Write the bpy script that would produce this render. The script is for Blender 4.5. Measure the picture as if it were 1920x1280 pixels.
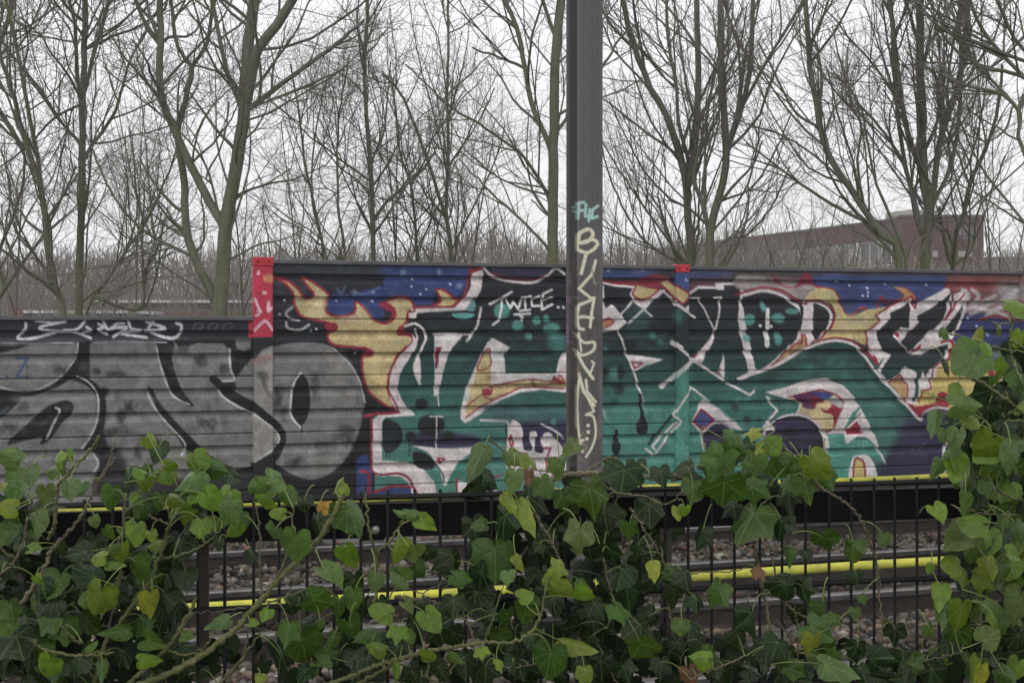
import bpy, math, random
import numpy as np
from mathutils import Vector, Matrix
for o in list(bpy.data.objects): bpy.data.objects.remove(o)
scn = bpy.context.scene
COL = scn.collection
RAD = math.radians
# ---------------------------------------------------------------- camera, sky, sun, exposure
FPX, UC, VH, CAMZ = 2400.0, 960.0, 612.0, 1.9          # focal length and horizon of the 1920 x 1280 photograph
cam = bpy.data.cameras.new('camera'); camo = bpy.data.objects.new('camera', cam); COL.objects.link(camo)
camo.location = (0, 0, CAMZ); camo.rotation_euler = (RAD(90), 0, 0)
cam.sensor_width = 36; cam.lens = 36 * FPX / 1920; cam.shift_y = (VH - 640) / 1920
cam.clip_start = .05; cam.clip_end = 2000
scn.camera = camo
world = bpy.data.worlds.new('World'); scn.world = world; world.use_nodes = True
nt = world.node_tree; nt.nodes.clear()
N = lambda t: nt.nodes.new(t)
out, bg = N('ShaderNodeOutputWorld'), N('ShaderNodeBackground')
sky = N('ShaderNodeTexSky'); sky.sky_type = 'NISHITA'; sky.sun_disc = False
sky.sun_elevation = RAD(38); sky.sun_rotation = RAD(-70); sky.dust_density = 6; sky.air_density = 1.5
# an overcast layer in front of the clear sky: grey at the horizon, brighter towards the zenith, faint cloud structure
tc, sep, ramp, nz, mixc, hs, add = N('ShaderNodeTexCoord'), N('ShaderNodeSeparateXYZ'), N('ShaderNodeValToRGB'), N('ShaderNodeTexNoise'), N('ShaderNodeMix'), N('ShaderNodeHueSaturation'), N('ShaderNodeMix')
L = nt.links.new
L(tc.outputs['Generated'], sep.inputs[0]); L(sep.outputs['Z'], ramp.inputs[0])
r = ramp.color_ramp; r.elements[0].position = 0; r.elements[0].color = (.77, .78, .79, 1); r.elements[1].position = 1; r.elements[1].color = (1.0, 1.0, 1.0, 1)
e = r.elements.new(.10); e.color = (.84, .85, .865, 1); e = r.elements.new(.30); e.color = (.95, .96, .975, 1)
nz.inputs['Scale'].default_value = 2.2; nz.inputs['Detail'].default_value = 4; L(tc.outputs['Generated'], nz.inputs['Vector'])
mm = N('ShaderNodeMapRange'); mm.inputs[1].default_value = .3; mm.inputs[2].default_value = .7; mm.inputs[3].default_value = .93; mm.inputs[4].default_value = 1.05; L(nz.outputs['Fac'], mm.inputs[0])
mixc.data_type = 'RGBA'; mixc.blend_type = 'MULTIPLY'; mixc.inputs[0].default_value = 1; L(ramp.outputs[0], mixc.inputs[6]); L(mm.outputs[0], mixc.inputs[7])
hs.inputs['Saturation'].default_value = .35; hs.inputs['Value'].default_value = .10; L(sky.outputs[0], hs.inputs['Color'])
add.data_type = 'RGBA'; add.inputs[0].default_value = .9; L(hs.outputs[0], add.inputs[6]); L(mixc.outputs[2], add.inputs[7])
L(add.outputs[2], bg.inputs['Color']); bg.inputs['Strength'].default_value = 1.3
L(bg.outputs[0], out.inputs[0])
sun = bpy.data.lights.new('sun', 'SUN'); sun.energy = .5; sun.angle = RAD(35); sun.color = (1, .97, .93)
suno = bpy.data.objects.new('sun', sun); COL.objects.link(suno); suno.rotation_euler = (RAD(52), 0, RAD(-20)); suno.location = (0, 0, 30)
vs = scn.view_settings; vs.view_transform = 'Standard'; vs.look = 'None'; vs.exposure = 0.0; vs.gamma = 1; vs.use_curve_mapping = False
scn.cycles.max_bounces = 6; scn.cycles.volume_bounces = 2; scn.cycles.transparent_max_bounces = 4

# ---------------------------------------------------------------- helpers
def P(u, v, Y): return Vector(((u - UC) / FPX * Y, Y, CAMZ + (VH - v) / FPX * Y))
def tag(o, label=None, cat=None, group=None, kind=None):
    for k, x in (('label', label), ('category', cat), ('group', group), ('kind', kind)):
        if x: o[k] = x
    return o
def empty(name, loc=(0, 0, 0), rz=0):
    o = bpy.data.objects.new(name, None); COL.objects.link(o); o.location = loc; o.rotation_euler = (0, 0, rz); o.empty_display_size = .1
    return o
def mesh_from(verts, faces, name, smooth=False):
    me = bpy.data.meshes.new(name)
    verts = np.asarray(verts, np.float32)
    if isinstance(faces, np.ndarray):
        nf, k = faces.shape
        me.vertices.add(len(verts)); me.vertices.foreach_set('co', verts.ravel())
        me.loops.add(nf * k); me.loops.foreach_set('vertex_index', faces.astype(np.int32).ravel())
        me.polygons.add(nf); me.polygons.foreach_set('loop_start', np.arange(0, nf * k, k, dtype=np.int32)); me.update(calc_edges=True)
    else: me.from_pydata([tuple(map(float, v)) for v in verts], [], faces); me.update()
    if smooth: me.polygons.foreach_set('use_smooth', np.ones(len(me.polygons), bool))
    me.validate()
    return me
def obj(name, me, mat=None, parent=None, loc=None):
    o = bpy.data.objects.new(name, me); COL.objects.link(o)
    if mat and not me.materials: me.materials.append(mat)
    if parent: o.parent = parent
    if loc is not None: o.location = loc
    return o
BOXF = [(0, 1, 3, 2), (4, 6, 7, 5), (0, 4, 5, 1), (2, 3, 7, 6), (0, 2, 6, 4), (1, 5, 7, 3)]
class MB:                                                   # collects boxes and prisms for one mesh
    def __init__(s): s.v, s.f = [], []
    def box(s, a, b):
        k = len(s.v); s.v += [(x, y, z) for x in (a[0], b[0]) for y in (a[1], b[1]) for z in (a[2], b[2])]; s.f += [tuple(k + i for i in q) for q in BOXF]; return s
    def prism(s, prof, x0, x1, axis=0):                     # profile of (y, z) run along x
        k, n = len(s.v), len(prof)
        for x in (x0, x1): s.v += [(x, p[0], p[1]) for p in prof]
        s.f += [(k + i, k + (i + 1) % n, k + n + (i + 1) % n, k + n + i) for i in range(n)] + [tuple(k + i for i in range(n))[::-1], tuple(k + n + i for i in range(n))]; return s
    def build(s, name, mat, parent=None, bevel=0, loc=None):
        import bmesh
        bm = bmesh.new(); vs_ = [bm.verts.new(p) for p in s.v]
        for f in s.f: bm.faces.new([vs_[i] for i in f])
        bmesh.ops.recalc_face_normals(bm, faces=bm.faces)
        if bevel: bmesh.ops.bevel(bm, geom=bm.edges[:], offset=bevel, segments=1, affect='EDGES', profile=.5)
        me = bpy.data.meshes.new(name); bm.to_mesh(me); bm.free()
        return obj(name, me, mat, parent, loc)
def tubes(lines, k_of=None):
    """lines: list of (points n x 3, radii n). Tapered tubes joined into one vertex / face set, built in batches."""
    groups = {}
    for p, rr in lines:
        p = np.asarray(p, float); k = 3 if rr[0] < .009 else (5 if rr[0] < .03 else 9)
        if k_of: k = k_of
        groups.setdefault((len(p), k), []).append((p, np.asarray(rr, float)))
    V, F, base = [], [], 0
    for (n, k), g in groups.items():
        Pn = np.stack([a for a, _ in g]); Rn = np.stack([b for _, b in g]); M = len(g)
        T = np.gradient(Pn, axis=1); T /= np.linalg.norm(T, axis=2, keepdims=True) + 1e-12
        m = T.mean(1); ref = np.where(np.abs(m[:, 1:2]) < .8 * np.linalg.norm(m, axis=1, keepdims=True), [[0, 1., 0]], [[1., 0, 0]])[:, None, :]
        A = np.cross(T, ref); A /= np.linalg.norm(A, axis=2, keepdims=True) + 1e-12
        B = np.cross(T, A)
        an = np.arange(k) * 2 * np.pi / k
        ring = Pn[:, :, None, :] + Rn[:, :, None, None] * (A[:, :, None, :] * np.cos(an)[None, None, :, None] + B[:, :, None, :] * np.sin(an)[None, None, :, None])
        V.append(ring.reshape(-1, 3))
        i, j = np.meshgrid(np.arange(n - 1), np.arange(k), indexing='ij'); j2 = (j + 1) % k
        q = np.stack([i * k + j, i * k + j2, (i + 1) * k + j2, (i + 1) * k + j], -1).reshape(-1, 4)
        F.append((base + (np.arange(M) * n * k)[:, None, None] + q[None]).reshape(-1, 4)); base += M * n * k
    return np.vstack(V), np.vstack(F)
def resample(p, n):
    p = np.asarray(p, float); d = np.r_[0, np.cumsum(np.linalg.norm(np.diff(p, axis=0), axis=1))]; t = np.linspace(0, d[-1], n)
    return np.stack([np.interp(t, d, p[:, i]) for i in range(p.shape[1])], 1)

# ---------------------------------------------------------------- materials
def mat(name, col=(.5, .5, .5), rough=.7, metal=0., spec=.3, var=.25, scale=6., bump=0., bscale=40., col2=None, coords='Object'):
    m = bpy.data.materials.new(name); m.use_nodes = True; t = m.node_tree; b = t.nodes['Principled BSDF']
    b.inputs['Roughness'].default_value = rough; b.inputs['Metallic'].default_value = metal; b.inputs['Specular IOR Level'].default_value = spec
    tcn = t.nodes.new('ShaderNodeTexCoord'); n1 = t.nodes.new('ShaderNodeTexNoise'); n1.inputs['Scale'].default_value = scale; n1.inputs['Detail'].default_value = 6; n1.inputs['Roughness'].default_value = .65
    t.links.new(tcn.outputs[coords], n1.inputs['Vector'])
    cr = t.nodes.new('ShaderNodeValToRGB'); c2 = col2 or tuple(x * (1 + var) for x in col); c1 = col if col2 else tuple(x * (1 - var) for x in col)
    cr.color_ramp.elements[0].position = .32; cr.color_ramp.elements[0].color = (*c1, 1); cr.color_ramp.elements[1].position = .68; cr.color_ramp.elements[1].color = (*c2, 1)
    t.links.new(n1.outputs['Fac'], cr.inputs[0]); t.links.new(cr.outputs[0], b.inputs['Base Color'])
    if bump:
        n2 = t.nodes.new('ShaderNodeTexNoise'); n2.inputs['Scale'].default_value = bscale; n2.inputs['Detail'].default_value = 5; t.links.new(tcn.outputs[coords], n2.inputs['Vector'])
        bp = t.nodes.new('ShaderNodeBump'); bp.inputs['Strength'].default_value = bump; bp.inputs['Distance'].default_value = .02; t.links.new(n2.outputs['Fac'], bp.inputs['Height']); t.links.new(bp.outputs[0], b.inputs['Normal'])
    return m
def paint_mat(name, rough=.55, gain=1.0):
    m = bpy.data.materials.new(name); m.use_nodes = True; t = m.node_tree; b = t.nodes['Principled BSDF']
    a = t.nodes.new('ShaderNodeAttribute'); a.attribute_name = 'paint'
    tcn = t.nodes.new('ShaderNodeTexCoord'); n1 = t.nodes.new('ShaderNodeTexNoise'); n1.inputs['Scale'].default_value = 55; n1.inputs['Detail'].default_value = 3; t.links.new(tcn.outputs['Object'], n1.inputs['Vector'])
    mr = t.nodes.new('ShaderNodeMapRange'); mr.inputs[1].default_value = .3; mr.inputs[2].default_value = .7; mr.inputs[3].default_value = .82; mr.inputs[4].default_value = 1.12; t.links.new(n1.outputs['Fac'], mr.inputs[0])
    mx = t.nodes.new('ShaderNodeMix'); mx.data_type = 'RGBA'; mx.blend_type = 'MULTIPLY'; mx.inputs[0].default_value = 1; t.links.new(a.outputs['Color'], mx.inputs[6]); t.links.new(mr.outputs[0], mx.inputs[7]); t.links.new(mx.outputs[2], b.inputs['Base Color'])
    b.inputs['Roughness'].default_value = rough; b.inputs['Specular IOR Level'].default_value = .25
    return m
M = {}
M['ground'] = mat('earth', (.07, .06, .045), .95, var=.4, scale=1.5, bump=.4, bscale=8)
M['bed'] = mat('ballast_bed', (.032, .028, .024), .95, var=.45, scale=20, bump=.6, bscale=30)
M['steel'] = mat('rail_head_steel', (.20, .19, .19), .45, 1., .5, .25, 9)
M['rust'] = mat('rail_web_rust', (.035, .027, .022), .85, 0, .2, .4, 12, .3)
M['yellow'] = mat('yellow_plastic', (.30, .295, .06), .6, 0, .25, .16, 9, col2=(.56, .56, .07))
M['grey_plastic'] = mat('grey_plastic', (.35, .34, .31), .6)
M['concrete'] = mat('concrete', (.26, .25, .24), .9, var=.2, scale=9, bump=.3)
M['black_metal'] = mat('black_coated_wire', (.009, .009, .010), .6, 0, .15, .3, 20)
M['band'] = mat('black_band', (.006, .006, .0065), .75, 0, .1, .3, 12)
M['bolt'] = mat('zinc_bolt', (.30, .28, .25), .45, .6, .4, .3, 60)
M['wood'] = mat('weathered_post', (.075, .06, .05), .8, var=.3, scale=15)
M['cap'] = mat('grey_cap_steel', (.105, .105, .11), .6, .3, .4, .3, 3)
M['red_cap'] = mat('red_cap_paint', (.36, .03, .04), .6, 0, .3, .15, 14, col2=(.60, .04, .06))
# ---------------------------------------------------------------- graffiti paint
# The spray paint is flat colour on the barrier panels. It is laid out as filled shapes and strokes on a
# canvas, then stored as colour on the panels' own fine mesh.
CU0, CV0, CW, CH = -200, 360, 2360, 720
canvas = np.zeros((CH, CW, 3), np.float32)
GU, GV = np.meshgrid(np.arange(CW) + CU0 + .5, np.arange(CH) + CV0 + .5)

def reg(u0, v0, s):
    return lambda pts: np.array([(u0 + x / s, v0 + y / s) for x, y in pts], float), s
def smooth_path(p, closed=False, n=6):
    p = np.asarray(p, float)
    if len(p) < 3: return p
    q = np.vstack([p[-1:], p, p[:2]]) if closed else np.vstack([2*p[:1]-p[1:2], p, 2*p[-1:]-p[-2:-1]])
    out = []
    m = len(p) if closed else len(p) - 1
    t = np.linspace(0, 1, n, endpoint=False)[:, None]
    for i in range(m):
        a, b, c, d = q[i], q[i+1], q[i+2], q[i+3]
        out.append(.5 * (2*b + (c-a)*t + (2*a-5*b+4*c-d)*t**2 + (3*b-a-3*c+d)*t**3))
    out = np.vstack(out)
    return out if closed else np.vstack([out, p[-1:]])
def blur(m, r):
    r = int(round(r))
    if r < 1: return m
    for _ in range(2):
        for ax in (0, 1):
            pad = [(0, 0), (0, 0)]; pad[ax] = (r + 1, r)
            c = np.cumsum(np.pad(m, pad, mode='edge'), axis=ax)
            n = m.shape[ax]
            m = ((c[2*r+1:2*r+1+n] - c[:n]) if ax == 0 else (c[:, 2*r+1:2*r+1+n] - c[:, :n])) / (2*r + 1)
    return m
def window(p, pad):
    x0 = max(0, int(p[:, 0].min() - CU0 - pad)); x1 = min(CW, int(p[:, 0].max() - CU0 + pad) + 2)
    y0 = max(0, int(p[:, 1].min() - CV0 - pad)); y1 = min(CH, int(p[:, 1].max() - CV0 + pad) + 2)
    return slice(y0, y1), slice(x0, x1)
def comp(sl, m, col):
    if callable(col): c = col(GU[sl], GV[sl])
    else: c = np.array(col, np.float32)
    canvas[sl] = canvas[sl] * (1 - m[..., None]) + c * m[..., None]
def fill(R, pts, col, sm=1, soft=0, op=1.0):
    p = R[0](pts)
    if sm: p = smooth_path(p, True)
    sl = window(p, 3 + soft * 3)
    x, y = GU[sl], GV[sl]
    if x.size == 0: return
    acc = np.zeros(x.shape, np.float32)
    for ox, oy in ((-.25, -.25), (.25, .25), (-.25, .25), (.25, -.25)):
        ins = np.zeros(x.shape, bool)
        for (ax, ay), (bx, by) in zip(p, np.roll(p, -1, 0)):
            if ay == by: continue
            c = ((ay > y + oy) != (by > y + oy)) & (x + ox < (bx - ax) * (y + oy - ay) / (by - ay) + ax)
            ins ^= c
        acc += ins * .25
    comp(sl, blur(acc, soft) * op, col)
def line(R, pts, w, col, sm=1, soft=0, op=1.0, closed=False):
    p = R[0](pts); w = w / R[1]
    if closed: p = smooth_path(p, True) if sm else p; p = np.vstack([p, p[:1]])
    elif sm: p = smooth_path(p)
    sl = window(p, w + 3 + soft * 3)
    x, y = GU[sl], GV[sl]
    if x.size == 0: return
    d = np.full(x.shape, 1e9)
    for a, b in zip(p[:-1], p[1:]):
        e = b - a; L = max((e ** 2).sum(), 1e-9)
        t = np.clip(((x - a[0]) * e[0] + (y - a[1]) * e[1]) / L, 0, 1)
        d = np.minimum(d, np.hypot(x - a[0] - t * e[0], y - a[1] - t * e[1]))
    comp(sl, blur(np.clip(w / 2 - d + .5, 0, 1).astype(np.float32), soft) * op, col)
def spot(R, x, y, rx, ry, col, soft=0, op=1.0):
    c = R[0]([(x, y)])[0]; rx, ry = rx / R[1], ry / R[1]
    sl = window(np.array([(c[0] - rx, c[1] - ry), (c[0] + rx, c[1] + ry)]), 3 + soft * 3)
    if GU[sl].size == 0: return
    d = (np.hypot((GU[sl] - c[0]) / rx, (GV[sl] - c[1]) / ry) - 1) * min(rx, ry)
    comp(sl, blur(np.clip(.5 - d, 0, 1).astype(np.float32), soft) * op, col)
def dots(R, pts, r, col):
    for x, y in pts: spot(R, x, y, r, r, col)

R1, R2, R3, R4, R5 = reg(0, 560, 3.2), reg(400, 480, 8/3), reg(680, 480, 8/3), reg(1040, 480, 8/3), reg(1400, 480, 8/3)
R6 = reg(1480, 540, 2.782)
PX = reg(0, 0, 1)
GREY, BLACK, NAVY, WHITE = (114, 113, 112), (22, 21, 25), (36, 38, 50), (200, 198, 198)
OCHRE, BLUE, RED, PINK = (188, 164, 106), (42, 60, 122), (152, 28, 48), (206, 194, 194)
TURQ, PURPLE, TEAL = (78, 160, 150), (46, 40, 74), (46, 118, 100)
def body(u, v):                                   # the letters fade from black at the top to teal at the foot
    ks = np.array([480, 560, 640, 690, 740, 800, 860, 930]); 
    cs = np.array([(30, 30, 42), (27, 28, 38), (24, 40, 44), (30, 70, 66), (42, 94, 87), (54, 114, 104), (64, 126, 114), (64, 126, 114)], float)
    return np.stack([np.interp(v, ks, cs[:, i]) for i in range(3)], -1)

def paint_wall():
    rs = np.random.RandomState(4)
    canvas[:] = GREY
    # ---- silver letters on the low section
    fill(PX, [(-200, 590), (480, 590), (480, 636), (-200, 640)], NAVY, 0)
    fill(PX, [(-200, 636), (480, 632), (480, 640), (300, 641), (100, 645), (-200, 650)], (56, 56, 62), 0, 2)
    K = BLACK
    fill(R1, [(465, 262), (540, 250), (538, 350), (540, 470), (490, 475), (440, 478), (330, 535), (200, 582), (0, 605), (-200, 610), (-200, 520), (0, 545), (100, 556), (240, 540), (350, 480), (420, 400), (458, 320)], K, 0)
    fill(R1, [(-200, 270), (0, 283), (120, 280), (190, 268), (100, 302), (0, 322), (-200, 330)], K)
    line(R1, [(440, 470), (510, 490), (575, 540), (612, 620), (612, 700), (595, 780), (565, 830), (530, 885)], 46, K)
    fill(R1, [(590, 550), (650, 545), (625, 620), (620, 760), (640, 860), (720, 980), (760, 1150), (560, 1150), (600, 990), (560, 920), (505, 900), (560, 830), (600, 740)], K, 1, 2)
    fill(R1, [(40, 870), (180, 735), (270, 655), (340, 622), (410, 612), (442, 645), (420, 700), (372, 745), (320, 820), (275, 865), (238, 868), (250, 830), (150, 850)], K)
    fill(R1, [(-120, 590), (120, 585), (70, 660), (0, 715), (-120, 760)], K)
    line(R1, [(0, 690), (50, 652)], 22, (70, 80, 100), 1, 2)
    fill(R1, [(940, 262), (1042, 262), (1032, 350), (1060, 470), (1100, 560), (1162, 640), (1120, 632), (1030, 560), (990, 480), (962, 380)], K)
    fill(R1, [(878, 515), (912, 540), (962, 630), (1030, 710), (1100, 785), (1170, 855), (1250, 930), (1330, 985), (1420, 1025), (1540, 1000), (1540, 1200), (1200, 1200), (1150, 1000), (1112, 905), (1040, 790), (950, 680)], K, 0)
    fill(R1, [(640, 930), (720, 900), (800, 1060), (1000, 1080), (1200, 1060), (1540, 1060), (1540, 1200), (640, 1200)], (40, 39, 42), 1, 5)
    fill(R1, [(1040, 245), (1300, 238), (1410, 240), (1418, 300), (1470, 312), (1540, 278), (1540, 370), (1470, 400), (1440, 450), (1412, 560), (1460, 610), (1540, 652), (1540, 720), (1450, 662), (1370, 610), (1322, 560), (1312, 508), (1402, 490), (1405, 470), (1388, 420), (1382, 310), (1340, 268), (1180, 266), (1080, 300)], K, 0)
    W = (186, 188, 192)
    for p, w in ((((468, 262), (462, 320), (430, 390), (355, 475), (240, 540), (120, 555), (0, 528)), 8), (((462, 466), (510, 485), (555, 525), (585, 580), (592, 660), (580, 740), (540, 830), (490, 900)), 10),
                 (((560, 930), (590, 985), (560, 1045)), 8), (((335, 653), (358, 672), (320, 750), (280, 838)), 11), (((938, 285), (958, 380), (994, 490), (1030, 570), (1085, 612), (1138, 632)), 10),
                 (((882, 560), (920, 640), (980, 720), (1040, 785), (1095, 845), (1113, 890), (1090, 940)), 10), (((1000, 262), (760, 258), (560, 262)), 6), ((( 0, 262), (200, 268), (440, 262)), 5),
                 (((1378, 300), (1384, 420), (1406, 470), (1398, 490), (1312, 500), (1310, 540), (1340, 588), (1420, 640), (1520, 690)), 12)):
        line(R1, p, w, W)
    for x, y, rx, ry in ((780, 650, 42, 50), (730, 700, 30, 50), (820, 930, 30, 40), (1205, 370, 35, 40), (1240, 740, 60, 60), (350, 430, 40, 30), (140, 640, 40, 40), (700, 450, 60, 14), (570, 435, 30, 14),
                         (900, 860, 90, 60), (1100, 300, 30, 20), (1340, 420, 30, 30), (700, 800, 80, 40), (60, 780, 50, 30)):
        for q in range(7): line(R1, [(x + rs.uniform(-rx, rx), y - ry * rs.uniform(.2, 1)), (x + rs.uniform(-rx, rx), y), (x + rs.uniform(-rx, rx), y + ry * rs.uniform(.2, 1))], rs.uniform(6, 20), (44, 43, 46), 1, 2, .5)
    for i in range(90):
        x, y = rs.uniform(-200, 1540), rs.uniform(270, 1000); spot(R1, x, y, rs.uniform(5, 16), rs.uniform(16, 60), (58, 56, 57), 3, .34)
    for i in range(260):
        x, y = rs.uniform(-200, 1540), rs.uniform(270, 1000); spot(R1, x, y, rs.uniform(10, 50), rs.uniform(8, 22), GREY if rs.rand() < .0 else ((88, 86, 85) if rs.rand() < .65 else (148, 145, 141)), 3, .3)
    T = (196, 198, 204)
    for p in ([(155, 148), (152, 180), (105, 236), (200, 236), (330, 200)], [(215, 132), (320, 142), (392, 136), (250, 166), (255, 186), (340, 195), (450, 200), (545, 236)], [(510, 135), (462, 182), (380, 192)],
              [(590, 150), (622, 170), (590, 185), (640, 212)], [(620, 135), (650, 185), (700, 152), (742, 148)], [(640, 182), (760, 170), (680, 228)], [(770, 136), (790, 180), (842, 190), (720, 206), (880, 232)],
              [(880, 138), (990, 178), (870, 192)], [(920, 135), (892, 185), (960, 222), (1040, 236), (1080, 205), (1088, 160), (1058, 146)], [(520, 170), (545, 190), (500, 200)]):
        line(R1, p, 17, T)
    for cx in (1190, 1280, 1370): line(R1, [(cx - 30, 185), (cx - 20, 155), (cx + 10, 145), (cx + 25, 165), (cx, 190)], 9, (74, 78, 80))
    line(R1, [(100, 357), (165, 357), (100, 466), (168, 470)], 12, (44, 74, 118), 0); spot(R1, 40, 468, 9, 9, (44, 74, 118))
    # ---- high section: base
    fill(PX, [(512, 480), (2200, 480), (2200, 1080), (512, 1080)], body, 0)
    fill(PX, [(470, 480), (760, 480), (760, 1080), (470, 1080)], (30, 31, 40), 0)
    fill(PX, [(512, 480), (722, 480), (722, 516), (512, 516)], (46, 52, 64), 0, 1)
    fill(PX, [(512, 520), (640, 520), (700, 545), (640, 560), (560, 560), (512, 640)], (32, 34, 44), 1, 4)
    for i in range(40): spot(PX, rs.uniform(515, 720), rs.uniform(490, 560), rs.uniform(4, 14), rs.uniform(3, 8), (70, 76, 90), 3, .4)
    # the O
    fill(R2, [(110, 640), (160, 555), (210, 500), (300, 455), (420, 432), (560, 440), (640, 490), (700, 570), (745, 660), (757, 740), (742, 830), (700, 940), (640, 1040), (560, 1098), (480, 1115), (400, 1092), (330, 1050), (300, 1010), (345, 960), (360, 900), (300, 830), (200, 755)], GREY)
    fill(R2, [(190, 770), (290, 850), (335, 905), (325, 940), (290, 970), (200, 1030), (190, 1030)], (140, 136, 130), 0)
    line(R2, [(0, 615), (40, 650), (100, 695), (200, 752), (260, 800), (318, 850), (344, 895), (342, 935), (318, 985), (290, 1020), (240, 1060)], 40, BLACK)
    line(R2, [(205, 792), (290, 852), (328, 900), (322, 935), (290, 968), (205, 1026)], 8, WHITE)
    for x, y, rx, ry in ((510, 650, 28, 78), (620, 880, 55, 60), (330, 700, 20, 60), (352, 785, 22, 40), (560, 960, 60, 40), (400, 1030, 40, 25), (255, 650, 40, 60), (690, 900, 26, 60)):
        for q in range(7): line(R2, [(x + rs.uniform(-rx, rx), y - ry * rs.uniform(.3, 1)), (x + rs.uniform(-rx, rx), y), (x + rs.uniform(-rx, rx), y + ry * rs.uniform(.3, 1))], rs.uniform(5, 16), (48, 47, 48), 1, 2, .5)
    for i in range(110): spot(R2, rs.uniform(320, 720), rs.uniform(470, 1080), rs.uniform(15, 60), rs.uniform(6, 20), (108, 105, 100) if rs.rand() < .6 else (162, 156, 148), 4, .3)
    fill(R2, [(430, 1130), (300, 1060), (300, 1230), (720, 1230), (740, 1000), (800, 900), (820, 700), (740, 480), (640, 440), (700, 540), (762, 680), (764, 790), (720, 930), (650, 1050), (570, 1115), (500, 1130)], BLACK, 0, 1)
    spot(R2, 436, 715, 50, 128, (24, 23, 27)); line(R2, [(440, 840), (445, 880)], 6, (24, 23, 27))
    line(R2, [(440, 582), (405, 630), (388, 720), (392, 800), (435, 855)], 10, WHITE)
    line(R2, [(600, 460), (680, 535), (735, 630), (758, 730)], 7, (176, 176, 176))
    # blue night sky behind the flames
    fill(R2, [(1320, 30), (850, 30), (862, 100), (850, 150), (760, 170), (690, 195), (600, 185), (565, 230), (575, 285), (640, 300), (700, 280), (712, 230), (760, 265), (800, 315), (850, 318), (860, 250), (850, 225), (905, 195), (985, 205), (1005, 245), (1100, 245), (1110, 180), (1130, 165), (1200, 215), (1262, 170), (1290, 90)], BLUE, 0, 1)
    for i in range(60): spot(R2, rs.uniform(860, 1270), rs.uniform(45, 200), rs.uniform(15, 50), rs.uniform(8, 20), (56, 76, 140) if rs.rand() < .5 else (32, 46, 104), 4, .4)
    fl = [(255, 108), (330, 118), (395, 180), (410, 250), (440, 300), (520, 322), (585, 338), (598, 365), (572, 400), (600, 442), (700, 455), (770, 463), (800, 490), (752, 498), (745, 560), (760, 640), (800, 700), (860, 745), (905, 760), (880, 690), (875, 620), (900, 540), (940, 480), (992, 430), (996, 402), (940, 385), (930, 370), (965, 330), (975, 280), (1003, 270), (1000, 240), (985, 215), (930, 203), (860, 228), (850, 250), (890, 272), (902, 310), (860, 335), (800, 315), (760, 265), (715, 228), (702, 285), (620, 302), (568, 280), (556, 240), (580, 200), (545, 165), (490, 125), (445, 105), (470, 150), (505, 195), (462, 210), (420, 160), (380, 130), (330, 108)]
    fill(R2, fl, OCHRE); line(R2, fl, 13, RED, closed=True)
    for i in range(50): spot(R2, rs.uniform(560, 960), rs.uniform(320, 620), rs.uniform(10, 45), rs.uniform(8, 20), (0, 0, 0), 4, .0)
    fill(R2, [(520, 160), (570, 210), (555, 280), (530, 310), (460, 300), (500, 230)], (202, 184, 140), 1, 3, .7)
    fill(R2, [(620, 300), (700, 295), (740, 250), (800, 330), (760, 340), (660, 330)], (206, 190, 152), 1, 4, .6)
    fill(R2, [(770, 520), (850, 510), (860, 640), (800, 640)], (206, 182, 120), 1, 6, .7)
    fill(R2, [(555, 345), (600, 330), (625, 355), (605, 382), (575, 375)], RED); fill(R2, [(770, 470), (805, 485), (790, 505), (750, 500)], RED)
    fill(R2, [(930, 350), (975, 335), (990, 345), (950, 365), (990, 385), (930, 400), (920, 375)], RED); fill(R2, [(830, 235), (880, 235), (915, 275), (905, 320), (860, 340), (895, 285), (850, 265)], RED)
    y2 = [(1115, 170), (1155, 172), (1210, 212), (1245, 212), (1185, 252), (1090, 255), (1140, 225)]
    fill(R2, y2, OCHRE); line(R2, y2, 12, RED, closed=True)
    line(R2, [(1000, 258), (1100, 255), (1200, 250), (1250, 205), (1275, 130), (1285, 60)], 13, RED)
    line(R2, [(395, 255), (362, 285), (385, 312), (430, 322)], 12, (150, 152, 158)); line(R2, [(365, 330), (372, 358), (430, 370), (480, 342)], 12, (160, 162, 166))
    dots(R2, [(358, 220), (332, 290), (490, 375), (515, 365), (710, 485), (617, 222), (798, 180), (797, 225), (998, 115), (990, 153), (1065, 165), (1035, 190), (1185, 140)], 5.5, (206, 210, 220))
    for x, y in ((948, 80), (1230, 150), (707, 182), (1130, 80)): spot(R2, x, y, 13, 13, (150, 160, 190), 2, .8)
    line(R2, [(620, 165), (640, 185), (660, 150)], 8, (80, 110, 160), 1, 1); line(R2, [(690, 180), (760, 190), (830, 155)], 9, (80, 100, 150), 1, 1)
    for i in range(70): spot(R2, rs.uniform(560, 990), rs.uniform(240, 700), rs.uniform(8, 30), rs.uniform(5, 14), (150, 110, 70) if rs.rand() < .4 else (206, 188, 140), 3, .12)
    # ---- first letter, left of the mast
    fill(R3, [(0, 780), (60, 785), (60, 1200), (0, 1200)], BLACK, 0, 3)
    fill(R3, [(-30, 1010), (20, 985), (48, 1060), (50, 1200), (-30, 1200)], BLUE, 0, 1); line(R3, [(-10, 1075), (30, 1090), (30, 1200)], 14, RED)
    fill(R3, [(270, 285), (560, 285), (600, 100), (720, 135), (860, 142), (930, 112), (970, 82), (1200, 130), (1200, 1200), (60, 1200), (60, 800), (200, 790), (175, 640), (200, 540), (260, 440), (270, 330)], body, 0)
    fill(R3, [(620, 40), (960, 40), (920, 95), (850, 120), (720, 115), (650, 90)], (44, 44, 78), 0, 1); line(R3, [(640, 80), (720, 105), (850, 118), (915, 95)], 12, (110, 30, 52))
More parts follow.
